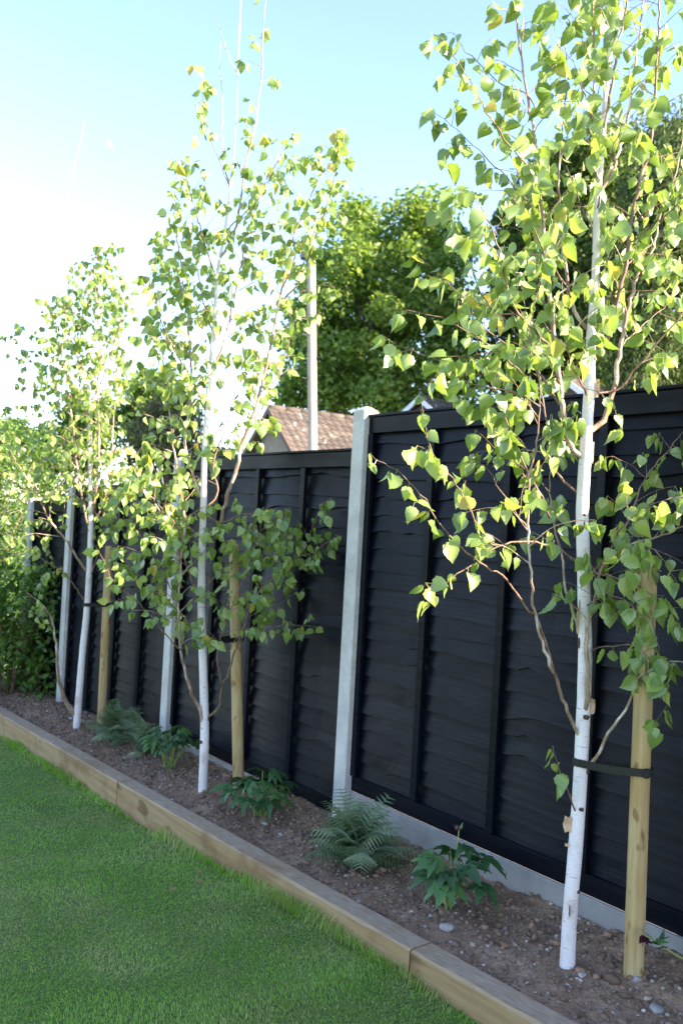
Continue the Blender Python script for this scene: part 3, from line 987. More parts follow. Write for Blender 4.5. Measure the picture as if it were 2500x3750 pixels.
        arr = LVL if lod else LV
        for i, (p, h, nn, sz, var, rd) in enumerate(L):
            zax = -h; yax = nn; xax = np.cross(yax, zax)
            if i in top:
                o = obj('leaf', LME[var], s.root)
                R4 = Matrix(((xax[0] * sz, yax[0] * sz, zax[0] * sz, p[0] - s.base[0]), (xax[1] * sz, yax[1] * sz, zax[1] * sz, p[1] - s.base[1]),
                             (xax[2] * sz, yax[2] * sz, zax[2] * sz, p[2] - s.base[2]), (0, 0, 0, 1)))
                o.matrix_basis = R4
            else:
                v, fc = arr[var]
                A = np.stack([xax, yax, zax], 0) * sz
                Vs.append(v @ A + (p - s.base)); Fs.append(fc + base); base += len(v)
                R.append(np.full(len(v), rd))
        if Vs:
            obj('foliage', mesh('foliage', np.concatenate(Vs), np.concatenate(Fs), M['leaf'], True, np.concatenate(R)), s.root, kind='stuff')
        print('birch leaves', len(L), 'in frame', int(infr.sum()))

# ---------------- nearest birch
b1 = on_soil(1302, 2219)[0]
Y1 = b1[1]
poly1 = [(1130, -420), (1000, 40), (985, 60), (985, 290), (1010, 440), (1000, 520), (920, 600), (880, 700), (855, 760), (880, 800), (930, 890), (830, 1035), (840, 1075), (950, 1150), (965, 1380), (1010, 1410), (1090, 1330), (1180, 1280),
         (1225, 1420), (1330, 1460), (1360, 1650), (1420, 1700), (1560, 1700), (1800, 1650), (1800, 300), (1640, -420)]
T1 = Birch('nearest white birch, its trunk tied to the stake at right', b1, Y1,
    [(1302, 2219, 0), (1308, 2100, 0), (1318, 1980, 0), (1325, 1890, 0), (1332, 1780, 0), (1338, 1650, 0), (1343, 1500, 0), (1341, 1400, 0), (1338, 1250, 0), (1336, 1180, 0), (1341, 1080, 0), (1347, 980, 0), (1354, 850, .01), (1357, 760, .01), (1366, 650, .02), (1369, 500, .02), (1374, 425, .03), (1384, 300, .03), (1391, 200, .03), (1406, 75, .04), (1416, 0, .04), (1428, -150, .05), (1436, -300, .05)],
    [(-.1, .026), (0, .0245), (.3, .0235), (1.0, .0225), (1.6, .0205), (2.0, .0165), (2.3, .0125), (2.55, .0105), (2.9, .009), (3.3, .0065), (3.9, .003)], poly1, 21, .058, 1.25)
t = T1
TL = (0.13, 0.30)
t.limb([(1326, 1707), (1303, 1635), (1289, 1599), (1275, 1555), (1264, 1534), (1234, 1434), (1219, 1334), (1212, 1219), (1214, 1104), (1229, 1034), (1239, 934), (1236, 860)], -0.28, .0062, .0018, .05, TL, .52)
t.limb([(1275, 1555, -.10), (1255, 1483, -.12), (1240, 1440, -.13), (1226, 1400, -.14), (1219, 1409, -.15), (1159, 1329, -.2), (1094, 1289, -.25), (1019, 1214, -.28), (979, 1154, -.3), (944, 1114, -.32), (904, 1074, -.34), (864, 1056, -.35), (849, 1041, -.36)], 0, .0045, .0010, .35, (.08, .14), .5, 'twig', 0.62)
t.limb([(1330, 1475), (1300, 1360), (1292, 1290), (1270, 1200), (1262, 1100), (1270, 1000)], .16, .0055, .0015, .05, TL, .4)
t.limb([(1327, 1310), (1284, 1262), (1220, 1245), (1150, 1252), (1084, 1294), (1034, 1330), (984, 1375)], -.30, .0048, .0010, .10, (.08, .16), .25, 'twig', .45)
t.limb([(1140, 1252, -.22), (1124, 1249, -.24), (1104, 1219, -.26), (1074, 1169, -.28), (1049, 1109, -.30), (1004, 1064, -.33), (979, 1000, -.34), (969, 939, -.35), (964, 905, -.36)], 0, .003, .0009, .11, (.07, .16), .2, 'twig', .15)
t.limb([(1345, 1778, -.01), (1367, 1743, -.04), (1383, 1709, -.06), (1401, 1677, -.08), (1429, 1643, -.10), (1445, 1613, -.12), (1457, 1579, -.13), (1471, 1551, -.15), (1495, 1539, -.17), (1523, 1525, -.19), (1568, 1523, -.22), (1620, 1540, -.25)], 0, .0062, .0016, .06, (.10, .22), .50, 'limb', .6)
t.limb([(1341, 1647, -.02), (1349, 1603, -.035), (1349, 1543, -.04), (1345, 1452, -.04), (1359, 1402, -.05), (1373, 1332, -.06), (1385, 1302, -.07), (1399, 1278, -.08), (1425, 1262, -.10), (1445, 1252, -.12), (1485, 1240, -.15), (1530, 1225, -.18), (1590, 1200, -.22)], 0, .0085, .0020, .04, (.12, .26), .38, 'limb')
t.limb([(1373, 1332, -.06), (1410, 1270, -.02), (1444, 1194, .02), (1479, 1104, .05), (1524, 1044, .07), (1575, 985, .1)], 0, .0042, .0013, .055, (.10, .22), .25, 'twig', .4)
t.limb([(1385, 1302, -.07), (1420, 1330, -.12), (1470, 1350, -.17), (1520, 1380, -.2), (1560, 1430, -.22)], 0, .0034, .0010, .05, (.10, .22), .1, 'twig', .1)
t.limb([(1380, 1500, -.03), (1430, 1480, -.1), (1480, 1500, -.14), (1515, 1560, -.16), (1530, 1620, -.17)], 0, .0025, .0008, .09, (.08, .14), .2, 'twig', .2)
t.limb([(1484, 1099, .05), (1449, 1069, .04), (1404, 1049, .03), (1392, 1050, .02)], 0, .0022, .0009, 0, TL, .2, 'twig', .5)
t.limb([(1360, 996), (1384, 967), (1399, 926), (1413, 871), (1425, 794), (1447, 682), (1470, 620), (1491, 586), (1513, 505), (1547, 410), (1570, 300)], .10, .0095, .0022, .045, TL, .35)
t.limb([(1402, 922, .03), (1425, 890, .02), (1450, 858, .0), (1505, 794, -.04), (1568, 717, -.08), (1620, 660, -.1)], 0, .0045, .0013, .055, TL, .25, 'twig')
t.limb([(1358, 826), (1386, 794), (1406, 745), (1418, 682), (1438, 602), (1450, 490), (1466, 426), (1492, 333), (1503, 200), (1512, 50), (1520, -120)], -.14, .008, .0018, .042, TL, .28, 'twig')
t.limb([(1376, 425), (1399, 410), (1419, 350), (1434, 310), (1450, 200), (1470, 60), (1490, -100)], .16, .006, .0016, .045, TL, .25)
t.limb([(1386, 300), (1404, 200), (1419, 100), (1439, 0), (1455, -120)], -.1, .0055, .0018, .045, TL, .2)
t.limb([(1374, 430), (1364, 350), (1363, 200), (1361, 0), (1355, -150)], -.16, .005, .0015, .042, TL, .2)
t.limb([(1328, 1051), (1307, 1020), (1295, 962), (1286, 883), (1281, 847), (1265, 713), (1255, 602), (1246, 506), (1236, 425), (1230, 346), (1224, 310), (1209, 215), (1189, 75), (1179, 0), (1172, -110)], -.12, .0098, .0018, .040, (.14, .32), .22)
t.limb([(1342, 762), (1319, 714), (1310, 683), (1296, 610), (1284, 520), (1280, 420), (1290, 300), (1300, 180), (1296, 60)], .2, .0068, .0014, .045, TL, .25)
t.limb([(1281, 847, -.06), (1262, 800, -.1), (1228, 760, -.16), (1190, 720, -.2), (1164, 660, -.22), (1150, 580, -.24), (1144, 565, -.24), (1109, 480, -.26), (1084, 460, -.27), (1064, 435, -.28), (1039, 425, -.29)], 0, .005, .0009, .05, TL, .2, 'twig', .6)
t.limb([(1236, 425, -.1), (1200, 370, -.14), (1159, 320, -.17), (1109, 245, -.2), (1079, 185, -.22), (1044, 135, -.24), (1019, 90, -.25), (992, 75, -.26)], 0, .0035, .0008, .11, (.06, .14), .1, 'twig', .25)
t.limb([(1230, 260, -.1), (1214, 220, -.1), (1154, 195, -.08), (1109, 155, -.05), (1064, 110, -.03), (1039, 75, -.02), (1028, 72, -.02)], 0, .0028, .0007, .3, (.06, .12), .1, 'twig', .35)
t.limb([(1246, 506, -.1), (1190, 440, -.1), (1134, 380, -.08), (1084, 330, -.06), (1044, 295, -.04), (1019, 272, -.03), (994, 257, -.02)], 0, .003, .0007, .16, (.06, .14), .1, 'twig', .4)
t.limb([(1285, 930, -.03), (1240, 860, .04), (1210, 800, .08), (1164, 740, .12), (1120, 700, .14), (1084, 625, .16), (1054, 545, .17), (1034, 500, .18)], 0, .0045, .0009, .07, (.10, .2), .15, 'twig', .5)
t.limb([(1220, 840, .06), (1160, 790, .03), (1109, 750, 0), (1044, 665, -.03), (984, 610, -.06), (949, 590, -.08)], 0, .003, .0008, .09, (.07, .16), .15, 'twig', .4)
t.limb([(1200, 860, -.2), (1140, 800, -.22), (1084, 770, -.24), (1024, 735, -.26), (949, 715, -.28), (924, 710, -.29)], 0, .003, .0008, .10, (.07, .14), .15, 'twig', .4)
t.limb([(1239, 934, -.26), (1180, 900, -.25), (1120, 890, -.24), (1064, 874, -.23), (1024, 839, -.22), (974, 814, -.2), (909, 794, -.2), (878, 770, -.2)], 0, .0032, .0008, .08, (.07, .16), .15, 'twig', .3)
t.limb([(1262, 1190, -.1), (1239, 1134, -.13), (1209, 1084, -.16), (1180, 1010, -.18), (1150, 930, -.2), (1120, 860, -.2), (1090, 800, -.2)], 0, .0042, .001, .05, TL, .2, 'twig')
t.limb([(1295, 1150, .06), (1275, 1080, .12), (1256, 980, .18), (1240, 880, .22), (1218, 780, .25), (1196, 660, .27), (1180, 560, .28)], 0, .0045, .001, .045, TL, .15, 'twig')
t.limb([(1338, 1890, -.02), (1314, 1845, -.04), (1300, 1810, -.06), (1288, 1780, -.07), (1276, 1745, -.08), (1270, 1715, -.09)], 0, .0032, .0012, 0, TL, .3, 'twig', .55)
t.limb([(1360, 1400, -.05), (1400, 1370, -.14), (1450, 1390, -.2), (1490, 1440, -.24), (1515, 1500, -.25)], 0, .003, .0009, .05, (.10, .2), .15, 'twig', .2)
t.limb([(1425, 1262, -.10), (1470, 1250, -.2), (1515, 1275, -.26), (1550, 1330, -.28)], 0, .003, .0009, .05, (.10, .2), .1, 'twig', .1)
t.limb([(1399, 1278, -.08), (1420, 1220, -.16), (1465, 1180, -.22), (1520, 1150, -.26), (1570, 1140, -.28)], 0, .003, .0009, .05, (.10, .2), .15, 'twig', .2)
# dense upper crown
for k, (x0, y0, x1, y1, dy) in enumerate([(1380, 330, 1310, 120, -.2), (1372, 450, 1440, 250, -.25), (1366, 560, 1300, 380, .25), (1400, 700, 1520, 560, -.25), (1425, 620, 1560, 480, .2), (1440, 560, 1600, 420, -.1), (1395, 220, 1300, 40, .18),
        (1360, 720, 1440, 520, .28), (1255, 600, 1160, 440, -.05), (1246, 506, 1150, 300, .15), (1310, 683, 1240, 560, -.3), (1420, 800, 1530, 700, .2), (1286, 883, 1200, 770, -.3), (1350, 900, 1300, 760, -.25), (1265, 713, 1170, 620, .2), (1212, 1219, 1120, 1080, -.05), (1214, 1104, 1100, 960, .1), (1235, 960, 1130, 870, -.1)]):
    xm, ym = (x0 + x1) / 2 + random.uniform(-14, 14), (y0 + y1) / 2 + random.uniform(-10, 10)
    t.limb([(x0, y0, dy * .25), (xm, ym, dy * .7), (x1, y1, dy)], 0, .0035, .001, .045, TL, .15, 'twig')
T1.finish(300)
# bark scars, knots and peelings on the nearest trunk
def on_trunk(T, fx, fy, off=0.0):
    i = np.argmin(np.abs(seen(T.tp)[:, 1] - fy))
    x, y = seen(T.tp[i:i + 1])[0]
    rp = T.trad[i]
    pxr = rp / T.tp[i][1] * FPX / SC
    u = np.clip((fx - x) / max(pxr, 1e-3), -.97, .97)
    p = T.tp[i] + np.array([u * rp, -math.sqrt(1 - u * u) * rp, 0])
    nrm = p - T.tp[i]; nrm /= np.linalg.norm(nrm)
    return p + nrm * off - T.base, nrm, u
def scar(T, fx, fy, wd, hg, bulge=0.003):
    p, nrm, u = on_trunk(T, fx, fy)
    bm = bmesh.new()
    bmesh.ops.create_icosphere(bm, subdivisions=2, radius=1)
    v = np.array([q.co[:] for q in bm.verts]); f = np.array([[q.index for q in t_.verts] for t_ in bm.faces]); bm.free()
    v = v * (1 + 0.25 * (np.random.default_rng(int(fx + fy)).random((len(v), 1)) - .5))
    tx = np.cross((0, 0, 1), nrm); tx /= np.linalg.norm(tx)
    v = v[:, :1] * wd * tx + v[:, 1:2] * bulge * nrm + v[:, 2:3] * hg * np.array([0, 0, 1]) + p
    obj('bark_scar', mesh('bark_scar', v, f, M['scar'], True), T.root)
for a in ((1338, 1183, .006, .005, .004), (1337, 1210, .003, .012, .002), (1328, 1400, .0025, .05, .0015), (1341, 1648, .012, .009, .006), (1346, 1777, .009, .008, .006), (1316, 1943, .0, .0, 0), (1325, 2035, .009, .006, .005), (1303, 2090, .002, .020, .002), (1322, 2135, .004, .010, .002), (1344, 826, .01, .008, .006), (1330, 1855, .009, .007, .005), (1328, 1475, .006, .02, .004), (1352, 585, .004, .004, .003)):
    if a[2]:
        scar(T1, *a)
def peel(T, fx, fy, wd, hg, curl):
    p, nrm, u = on_trunk(T, fx, fy, 0.001)
    tx = np.cross((0, 0, 1), nrm); tx /= np.linalg.norm(tx)
    if u < 0:
        tx = -tx if tx[0] > 0 else tx
    v = []; f = []
    r = random.Random(int(fx * 7 + fy))
    nx, ny = 5, 5
    for j in range(ny):
        for i in range(nx):
            a, b = i / (nx - 1), j / (ny - 1)
            ww = wd * (0.6 + 0.4 * math.sin(b * 3.1)) * (1 + r.uniform(-.2, .2))
            v.append(p + tx * ww * a + nrm * curl * a * a + np.array([0, 0, -hg * b + r.uniform(-.003, .003)]))
    for j in range(ny - 1):
        for i in range(nx - 1):
            k = j * nx + i
            f.append((k, k + 1, k + nx + 1, k + nx))
    obj('peeling_bark', mesh('peeling_bark', v, f, M['peel']), T.root)
peel(T1, 1312, 1872, .022, .05, .018)
peel(T1, 1304, 1940, .010, .008, .010)
peel(T1, 1352, 1595, .012, .05, .012)
peel(T1, 1329, 1390, .008, .09, .006)
peel(T1, 1362, 870, .014, .06, .012)
peel(T1, 1362, 1020, .008, .07, .006)

# ---------------- middle birch
b2 = on_soil(466, 1823)[0]
Y2 = b2[1]
poly2 = [(545, -160), (480, 60), (440, 170), (380, 330), (400, 460), (340, 570), (310, 640), (300, 760), (260, 800), (270, 900), (300, 1050), (230, 1150), (215, 1330), (300, 1440), (400, 1480), (430, 1560), (520, 1580), (600, 1520), (740, 1480),
         (745, 1400), (640, 1370), (780, 1270), (770, 1130), (690, 1180), (640, 1080), (650, 960), (690, 800), (740, 740), (730, 560), (820, 500), (840, 320), (790, 260), (720, 320), (670, 280), (650, 130), (640, -40), (590, -160)]
T2 = Birch('middle white birch between the two other birches', b2, Y2,
    [(466, 1823, 0), (470, 1700, 0), (469, 1610, 0), (466, 1500, 0), (463, 1400, 0), (464, 1280, 0), (468, 1150, 0), (470, 1060, 0), (475, 960, 0), (483, 850, 0), (492, 750, .01), (500, 625, .02), (515, 540, .02), (530, 425, .03), (542, 275, .03), (546, 160, .03), (550, 75, .04), (553, 0, .04), (557, -100, .05)],
    [(-.1, .026), (0, .025), (.5, .023), (1.2, .020), (1.8, .0165), (2.3, .0125), (2.8, .009), (3.3, .0065), (3.9, .004), (4.6, .002)], poly2, 33, .058, .76)
t = T2
TL = (.16, .38)
t.limb([(515, 600), (540, 530), (565, 375), (585, 300), (598, 200), (603, 125), (605, 50), (610, 0), (614, -60)], -.05, .007, .0016, .15, (.1, .22), .1)
t.limb([(530, 425), (515, 385), (512, 340), (510, 200), (503, 140), (507, 95)], .08, .004, .0012, .0, TL, .1, 'limb')
t.limb([(542, 162), (520, 115), (506, 70), (492, 35)], .05, .0025, .001, 0, TL, .1, 'limb')
t.limb([(474, 1240), (499, 1221), (511, 1183), (524, 1132), (543, 1080), (556, 1013), (570, 984), (595, 909), (620, 800), (640, 700), (660, 600), (690, 500), (730, 420), (765, 370), (800, 340)], -.2, .012, .0015, .055, TL, .25)
t.limb([(640, 700, -.12), (685, 650, -.16), (715, 575, -.18), (745, 490, -.2), (770, 400, -.22), (775, 295, -.22)], 0, .005, .001, .085, (.10, .22), .1, 'twig', .2)
t.limb([(650, 660, -.12), (690, 560, -.05), (740, 495, 0), (790, 490, .04)], 0, .004, .001, .10, (.10, .2), .1, 'twig', .2)
t.limb([(640, 700, -.12), (690, 670, -.12), (740, 655, -.12), (768, 660, -.12)], 0, .003, .001, .12, (.08, .16), .2, 'twig', .4)
t.limb([(463, 1698), (460, 1631), (446, 1606), (434, 1573), (420, 1520), (415, 1484), (410, 1384), (415, 1284), (390, 1219), (350, 1144), (320, 1100), (300, 1060)], -.2, .011, .0016, .055, TL, .35, 'limb')
t.limb([(418, 1495, -.1), (395, 1474, -.12), (325, 1389, -.18), (265, 1339, -.22), (240, 1289, -.24), (215, 1250, -.25)], 0, .004, .001, .10, (.10, .2), .25, 'twig', .5)
t.limb([(415, 1284, -.15), (425, 1200, -.1), (410, 1100, -.02), (395, 1000, .05), (385, 900, .1), (372, 800, .14), (365, 680, .16), (372, 600, .16)], 0, .0075, .0014, .055, TL, .1)
t.limb([(482, 1657), (501, 1626), (511, 1577), (523, 1549), (545, 1480), (560, 1440), (588, 1365), (633, 1324), (681, 1282), (723, 1266), (774, 1228)], -.3, .0075, .0012, .055, (.12, .26), .45, 'twig', .6)
t.limb([(633, 1324, -.2), (681, 1282, -.23), (710, 1234, -.26), (729, 1183, -.28), (748, 1151, -.3), (761, 1145, -.3)], 0, .003, .001, .10, (.08, .18), .2, 'twig', .3)
t.limb([(523, 1500, -.1), (553, 1458, -.12), (633, 1439, -.18), (691, 1437, -.22), (723, 1439, -.24)], 0, .003, .001, .12, (.07, .16), .25, 'twig', .35)
t.limb([(511, 1577, -.08), (500, 1500, -.14), (530, 1400, -.18), (570, 1300, -.2), (600, 1220, -.2), (640, 1180, -.2)], 0, .005, .0012, .055, (.14, .3), .2, 'twig')
t.limb([(470, 1400), (440, 1330), (420, 1270), (400, 1200), (330, 1130), (280, 1090)], -.25, .006, .0012, .055, (.14, .3), .2, 'twig')
t.limb([(468, 1150), (440, 1080), (425, 1000), (440, 900), (436, 800), (425, 700), (415, 600), (400, 500), (405, 400), (395, 350)], .12, .009, .0013, .055, TL, .15)
t.limb([(476, 950), (450, 890), (410, 820), (370, 740), (345, 660), (350, 600)], -.18, .006, .0012, .055, TL, .15, 'twig')
t.limb([(482, 860), (510, 800), (535, 700), (556, 600), (580, 500), (610, 420), (640, 350)], -.18, .007, .0012, .055, TL, .15)
t.limb([(500, 640), (470, 560), (448, 480), (425, 400), (410, 350)], -.15, .005, .0011, .055, TL, .15, 'twig')
t.limb([(540, 530, -.02), (580, 470, .05), (620, 400, .1), (660, 330, .12), (678, 300, .12)], 0, .004, .001, .07, TL, .1, 'twig', .3)
t.limb([(530, 425), (500, 360), (475, 290), (465, 220), (468, 180)], -.1, .003, .0009, .13, (.08, .16), .1, 'twig', .5)
t.limb([(570, 984, -.08), (610, 920, .04), (640, 850, .1), (665, 780, .14), (680, 720, .16)], 0, .005, .0012, .055, TL, .1, 'twig')
t.limb([(490, 770), (470, 700), (455, 630), (450, 560)], .2, .005, .0012, .055, TL, .15, 'twig')
t.limb([(410, 1384, -.15), (370, 1310, -.05), (330, 1240, .05), (300, 1190, .1)], 0, .004, .001, .055, (.12, .3), .2, 'twig')
t.limb([(468, 1180), (500, 1130), (490, 1060), (520, 980), (540, 880), (560, 800)], .2, .006, .0012, .06, TL, .15, 'twig')
t.limb([(466, 1500), (440, 1440), (395, 1390), (345, 1350), (300, 1300)], -.1, .005, .001, .05, (.14, .28), .2, 'twig', .3)
t.limb([(464, 1360), (500, 1320), (545, 1280), (600, 1250), (650, 1240)], .05, .005, .001, .05, (.14, .28), .2, 'twig', .3)
t.limb([(466, 1260), (430, 1200), (380, 1160), (330, 1150)], .15, .005, .001, .05, (.14, .3), .2, 'twig', .3)
t.limb([(545, 1480, -.15), (590, 1430, -.1), (640, 1390, -.05), (690, 1350, 0)], 0, .003, .001, .07, (.10, .2), .2, 'twig', .3)
t.limb([(468, 1180), (510, 1200), (560, 1180), (620, 1200), (665, 1240)], -.28, .004, .001, .05, (.12, .24), .2, 'twig', .2)
T2.finish(300)
for a in ((463, 1701, .012, .010, .006), (481, 1655, .01, .009, .006), (470, 1400, .004, .004, .002)):
    scar(T2, *a)

# ---------------- farthest birch
b3 = on_soil(176, 1671)[0]
Y3 = b3[1]
poly3 = [(150, 480), (125, 560), (110, 640), (60, 680), (0, 740), (-30, 900), (-60, 1100), (-60, 1300), (10, 1400), (40, 1480), (150, 1460), (180, 1350), (240, 1340), (290, 1300), (310, 1100), (300, 950), (310, 800), (320, 640), (275, 560), (255, 520), (210, 560)]
T3 = Birch('farthest white birch at left with a slightly leaning trunk', b3, Y3,
    [(176, 1671, 0), (182, 1600, 0), (190, 1500, 0), (200, 1400, 0), (206, 1300, 0), (209, 1200, 0), (208, 1100, 0), (207, 1000, 0), (207, 915, 0), (198, 870, .01), (185, 831, .02), (168, 733, .03), (151, 640, .04), (143, 551, .05), (147, 500, .05), (155, 450, .06), (170, 390, .06), (195, 280, .07)],
    [(-.1, .027), (0, .026), (.6, .0235), (1.3, .020), (1.9, .016), (2.4, .012), (2.9, .008), (3.3, .005), (3.9, .003), (4.8, .0015)], poly3, 55, .055, .70)
t = T3
TL = (.18, .42)
t.limb([(168, 1645), (149, 1606), (142, 1580), (134, 1553), (132, 1505), (128, 1470), (117, 1416), (90, 1382), (60, 1360)], -.15, .017, .002, .10, (.14, .3), .55)
t.limb([(205, 1320), (171, 1271), (158, 1248), (128, 1211), (107, 1181), (90, 1143), (47, 1075), (10, 1010)], -.2, .010, .0016, .055, TL, .3)
t.limb([(208, 1230), (190, 1150), (175, 1050), (165, 950), (150, 860), (135, 780), (128, 700)], -.15, .009, .0014, .055, TL, .1)
t.limb([(209, 1190), (225, 1100), (228, 1000), (225, 900), (230, 800), (222, 700), (218, 620), (230, 560)], -.1, .010, .0014, .050, TL, .1)
t.limb([(209, 1210), (240, 1150), (255, 1050), (262, 950), (270, 850), (275, 760), (290, 680)], .12, .007, .0014, .055, TL, .1)
t.limb([(206, 1000), (190, 930), (182, 830), (190, 730), (205, 640), (220, 580)], .12, .008, .0013, .050, TL, .1)
t.limb([(206, 1340), (226, 1270), (250, 1200), (275, 1140), (290, 1080)], -.1, .006, .0013, .055, TL, .2, 'twig')
t.limb([(207, 1090), (160, 1020), (110, 960), (70, 880), (55, 800), (30, 730)], .1, .006, .0011, .06, (.14, .3), .2, 'twig')
t.limb([(208, 1140), (140, 1080), (80, 1040), (30, 1000), (0, 960)], .2, .006, .0012, .055, TL, .2, 'twig')
t.limb([(200, 1390), (150, 1320), (90, 1280), (40, 1240), (5, 1220)], -.25, .005, .001, .06, (.14, .3), .3, 'twig')
t.limb([(207, 930), (240, 860), (265, 780), (285, 700), (300, 650)], -.15, .005, .001, .06, TL, .2, 'twig')
t.limb([(198, 870), (170, 800), (155, 740), (145, 690)], -.12, .005, .001, .07, (.12, .26), .2, 'twig')
t.limb([(168, 733), (158, 660), (140, 600), (132, 560), (130, 520)], .05, .0035, .0008, 0, TL, .2, 'limb')
t.limb([(222, 700, -.08), (240, 640, -.08), (250, 590, -.08), (258, 545, -.08)], 0, .003, .0008, .1, (.1, .2), .2, 'twig', .4)
T3.finish(300, True)

# ties
def tie(T, stake_, fy, label, hgt=0.025):
    i = np.argmin(np.abs(seen(T.tp)[:, 1] - fy))
    A = T.tp[i]; ra = T.trad[i] + 0.0035
    b, tp = stake_
    k = (A[2] - b[2]) / (tp[2] - b[2])
    Bc = b + (tp - b) * k; rb = 0.031 + 0.0035
    root = thing('tree_tie', label, 'tree tie', (A[0], A[1], A[2]), 0, 'black rubber tree ties')
    ax = np.array([Bc[0] - A[0], Bc[1] - A[1]]); D = np.linalg.norm(ax); ax /= D
    px = np.array([-ax[1], ax[0]])
    path = []
    for j in range(13):
        a = math.pi / 2 + math.pi * j / 12
        path.append(ra * (math.cos(a) * ax + math.sin(a) * px))
    # straight run to the stake in ribs
    nrib = 30
    p0, p1 = -px * ra, ax * D - px * rb
    for j in range(1, nrib):
        path.append(p0 + (p1 - p0) * j / nrib)
    for j in range(13):
        a = -math.pi / 2 + math.pi * j / 12
        path.append(ax * D + rb * (math.cos(a) * ax + math.sin(a) * px))
    p0, p1 = ax * D + px * rb, px * ra
    for j in range(1, nrib):
        path.append(p0 + (p1 - p0) * j / nrib)
    n = len(path)
    v = []; f = []
    tz = (Bc[2] - A[2])
    for j, p in enumerate(path):
        q_ = path[(j + 1) % n] - path[j - 1]
        nr = np.array([q_[1], -q_[0]]); nr /= np.linalg.norm(nr) + 1e-9
        th_ = 0.0022 + (0.0016 if j % 2 else 0)
        o_ = p + nr * th_
        sag = -0.004 * math.sin(math.pi * np.clip((p @ ax) / D, 0, 1))
        v += [(p[0], p[1], hgt / 2 + sag), (o_[0], o_[1], hgt / 2 + sag), (o_[0], o_[1], -hgt / 2 + sag), (p[0], p[1], -hgt / 2 + sag)]
    for j in range(n):
        a, b_ = j * 4, ((j + 1) % n) * 4
        for k2 in range(4):
            k3 = (k2 + 1) % 4
            f.append((a + k2, b_ + k2, b_ + k3, a + k3))
    obj('strap', mesh('strap', v, f, M['rubber']), root)
    q = MB(); q.box((-0.010, -0.006, -hgt * .6), (0.010, 0.006, hgt * .6))
    me = q.mesh('buckle', M['rubber']); bevel(me, 0.003)
    bo = obj('buckle', me, root)
    c = ax * D + (ax * .5 - px * .86) * (rb + .004)
    bo.location = (c[0], c[1], 0); bo.rotation_euler = (0, 0, math.atan2(c[1] - ax[1] * D, c[0] - ax[0] * D) + math.pi / 2)
tie(T1, ST[0], 1740, 'black ribbed tie joining the nearest birch to its stake')
tie(T2, ST[1], 1468, 'black tie joining the middle birch to its stake')
tie(T3, ST[2], 1393, 'black tie joining the farthest birch to its stake')

# ================================================================== BED PLANTS
def leaflet_arrays(L, wd, teeth, droop, y0=0.0):
    """one toothed leaflet along +x, width in y"""
    n = 8
    v = []; f = []
    for i in range(n + 1):
        t = i / n
        ww = wd * math.sin(math.pi * min(1, t ** 0.75 * 0.98 + .02)) ** 0.8 * (1.25 - .5 * t) if 0 < i < n else (wd * .12 if i == 0 else 0.001)
        if teeth and i % 2 and t > .3:
            ww *= 1.16
        z = -droop * t * t * L
        x = L * t
        for sx in (-1, 0, 1):
            v.append((x - (abs(sx) * .05 * L if teeth and i % 2 == 0 and t > .3 else 0), sx * ww, z + abs(sx) * ww * .28))
    for i in range(n):
        a, b = i * 3, (i + 1) * 3
        f += [(a, a + 1, b + 1, b), (a + 1, a + 2, b + 2, b + 1)]
    return np.array(v, float), f
def palmate(seed, size):
    r = random.Random(seed)
    q = MB()
    k = r.choice([5, 7, 7])
    for i in range(k):
        a = (i - (k - 1) / 2) * (math.radians(205) / (k - 1)) + r.uniform(-.08, .08)
        L = size * (1.0 - .26 * abs(i - (k - 1) / 2) / ((k - 1) / 2)) * r.uniform(.9, 1.08)
        v, f = leaflet_arrays(L, L * .20, True, r.uniform(.25, .6))
        c, s_ = math.cos(a), math.sin(a)
        v = np.stack([v[:, 0] * c - v[:, 1] * s_, v[:, 0] * s_ + v[:, 1] * c, v[:, 2]], 1)
        q.add(v, f)
    return q.mesh('leaf', M['hellebore'], True)
PAL = [palmate(i, 0.085) for i in range(5)]
def hellebore(fx, fy, n, h, spread, label, seed, lscale=1.0, bud=None):
    P_ = on_soil(fx, fy)[0]
    z0 = soil_at(P_[0], P_[1])
    r = random.Random(seed)
    root = thing('hellebore', label, 'plant', (P_[0], P_[1], z0), 0, 'hellebores in the bed')
    for i in range(n):
        a = 2.4 * i + r.uniform(-.4, .4)
        rad = spread * (0.35 + 0.75 * r.random()) if i else spread * .3
        hh = h * r.uniform(.68, 1.0) * (1.1 - .45 * rad / spread)
        tip = np.array([math.cos(a) * rad, math.sin(a) * rad, hh])
        b0 = np.array([r.gauss(0, .014), r.gauss(0, .014), -.01])
        mid = b0 * .4 + tip * .45 + np.array([0, 0, hh * .22])
        pts, L = resample([b0, mid, tip], .02)
        q = MB(); q.tube(pts, np.linspace(.0030, .0018, len(pts)), 5, True)
        st = obj('stem', q.mesh('stem', M['hell_stem'], True), root)
        o = obj('leaf', r.choice(PAL), root)
        o.location = tip
        o.rotation_euler = (r.gauss(0, .25), r.uniform(-.1, .4), a + r.gauss(0, .3))
        o.scale = (lscale * r.uniform(.8, 1.15),) * 3
    if bud is not None:
        tip = np.array(bud)
        pts, L = resample([(0, 0, 0), tip * np.array([.6, .6, .5]), tip], .02)
        q = MB(); q.tube(pts, np.linspace(.0032, .002, len(pts)), 5, True)
        obj('flower_stem', q.mesh('flower_stem', M['hell_stem'], True), root)
        v, f = ico(seed, 1.2, 2)
        o = obj('flower_bud', mesh('flower_bud', v * .009, f, M['petal'], True), root); o.location = tip + np.array([-.008, 0, .004])
        for k in range(3):
            o = obj('bract', BRACT, root); o.location = tip - np.array([0, 0, .006]); o.rotation_euler = (0, -.5, 2.1 * k + seed); 
    return root
v, f = leaflet_arrays(.034, .006, False, -.2)
BRACT = mesh('bract', v, f, M['hellebore'], True)
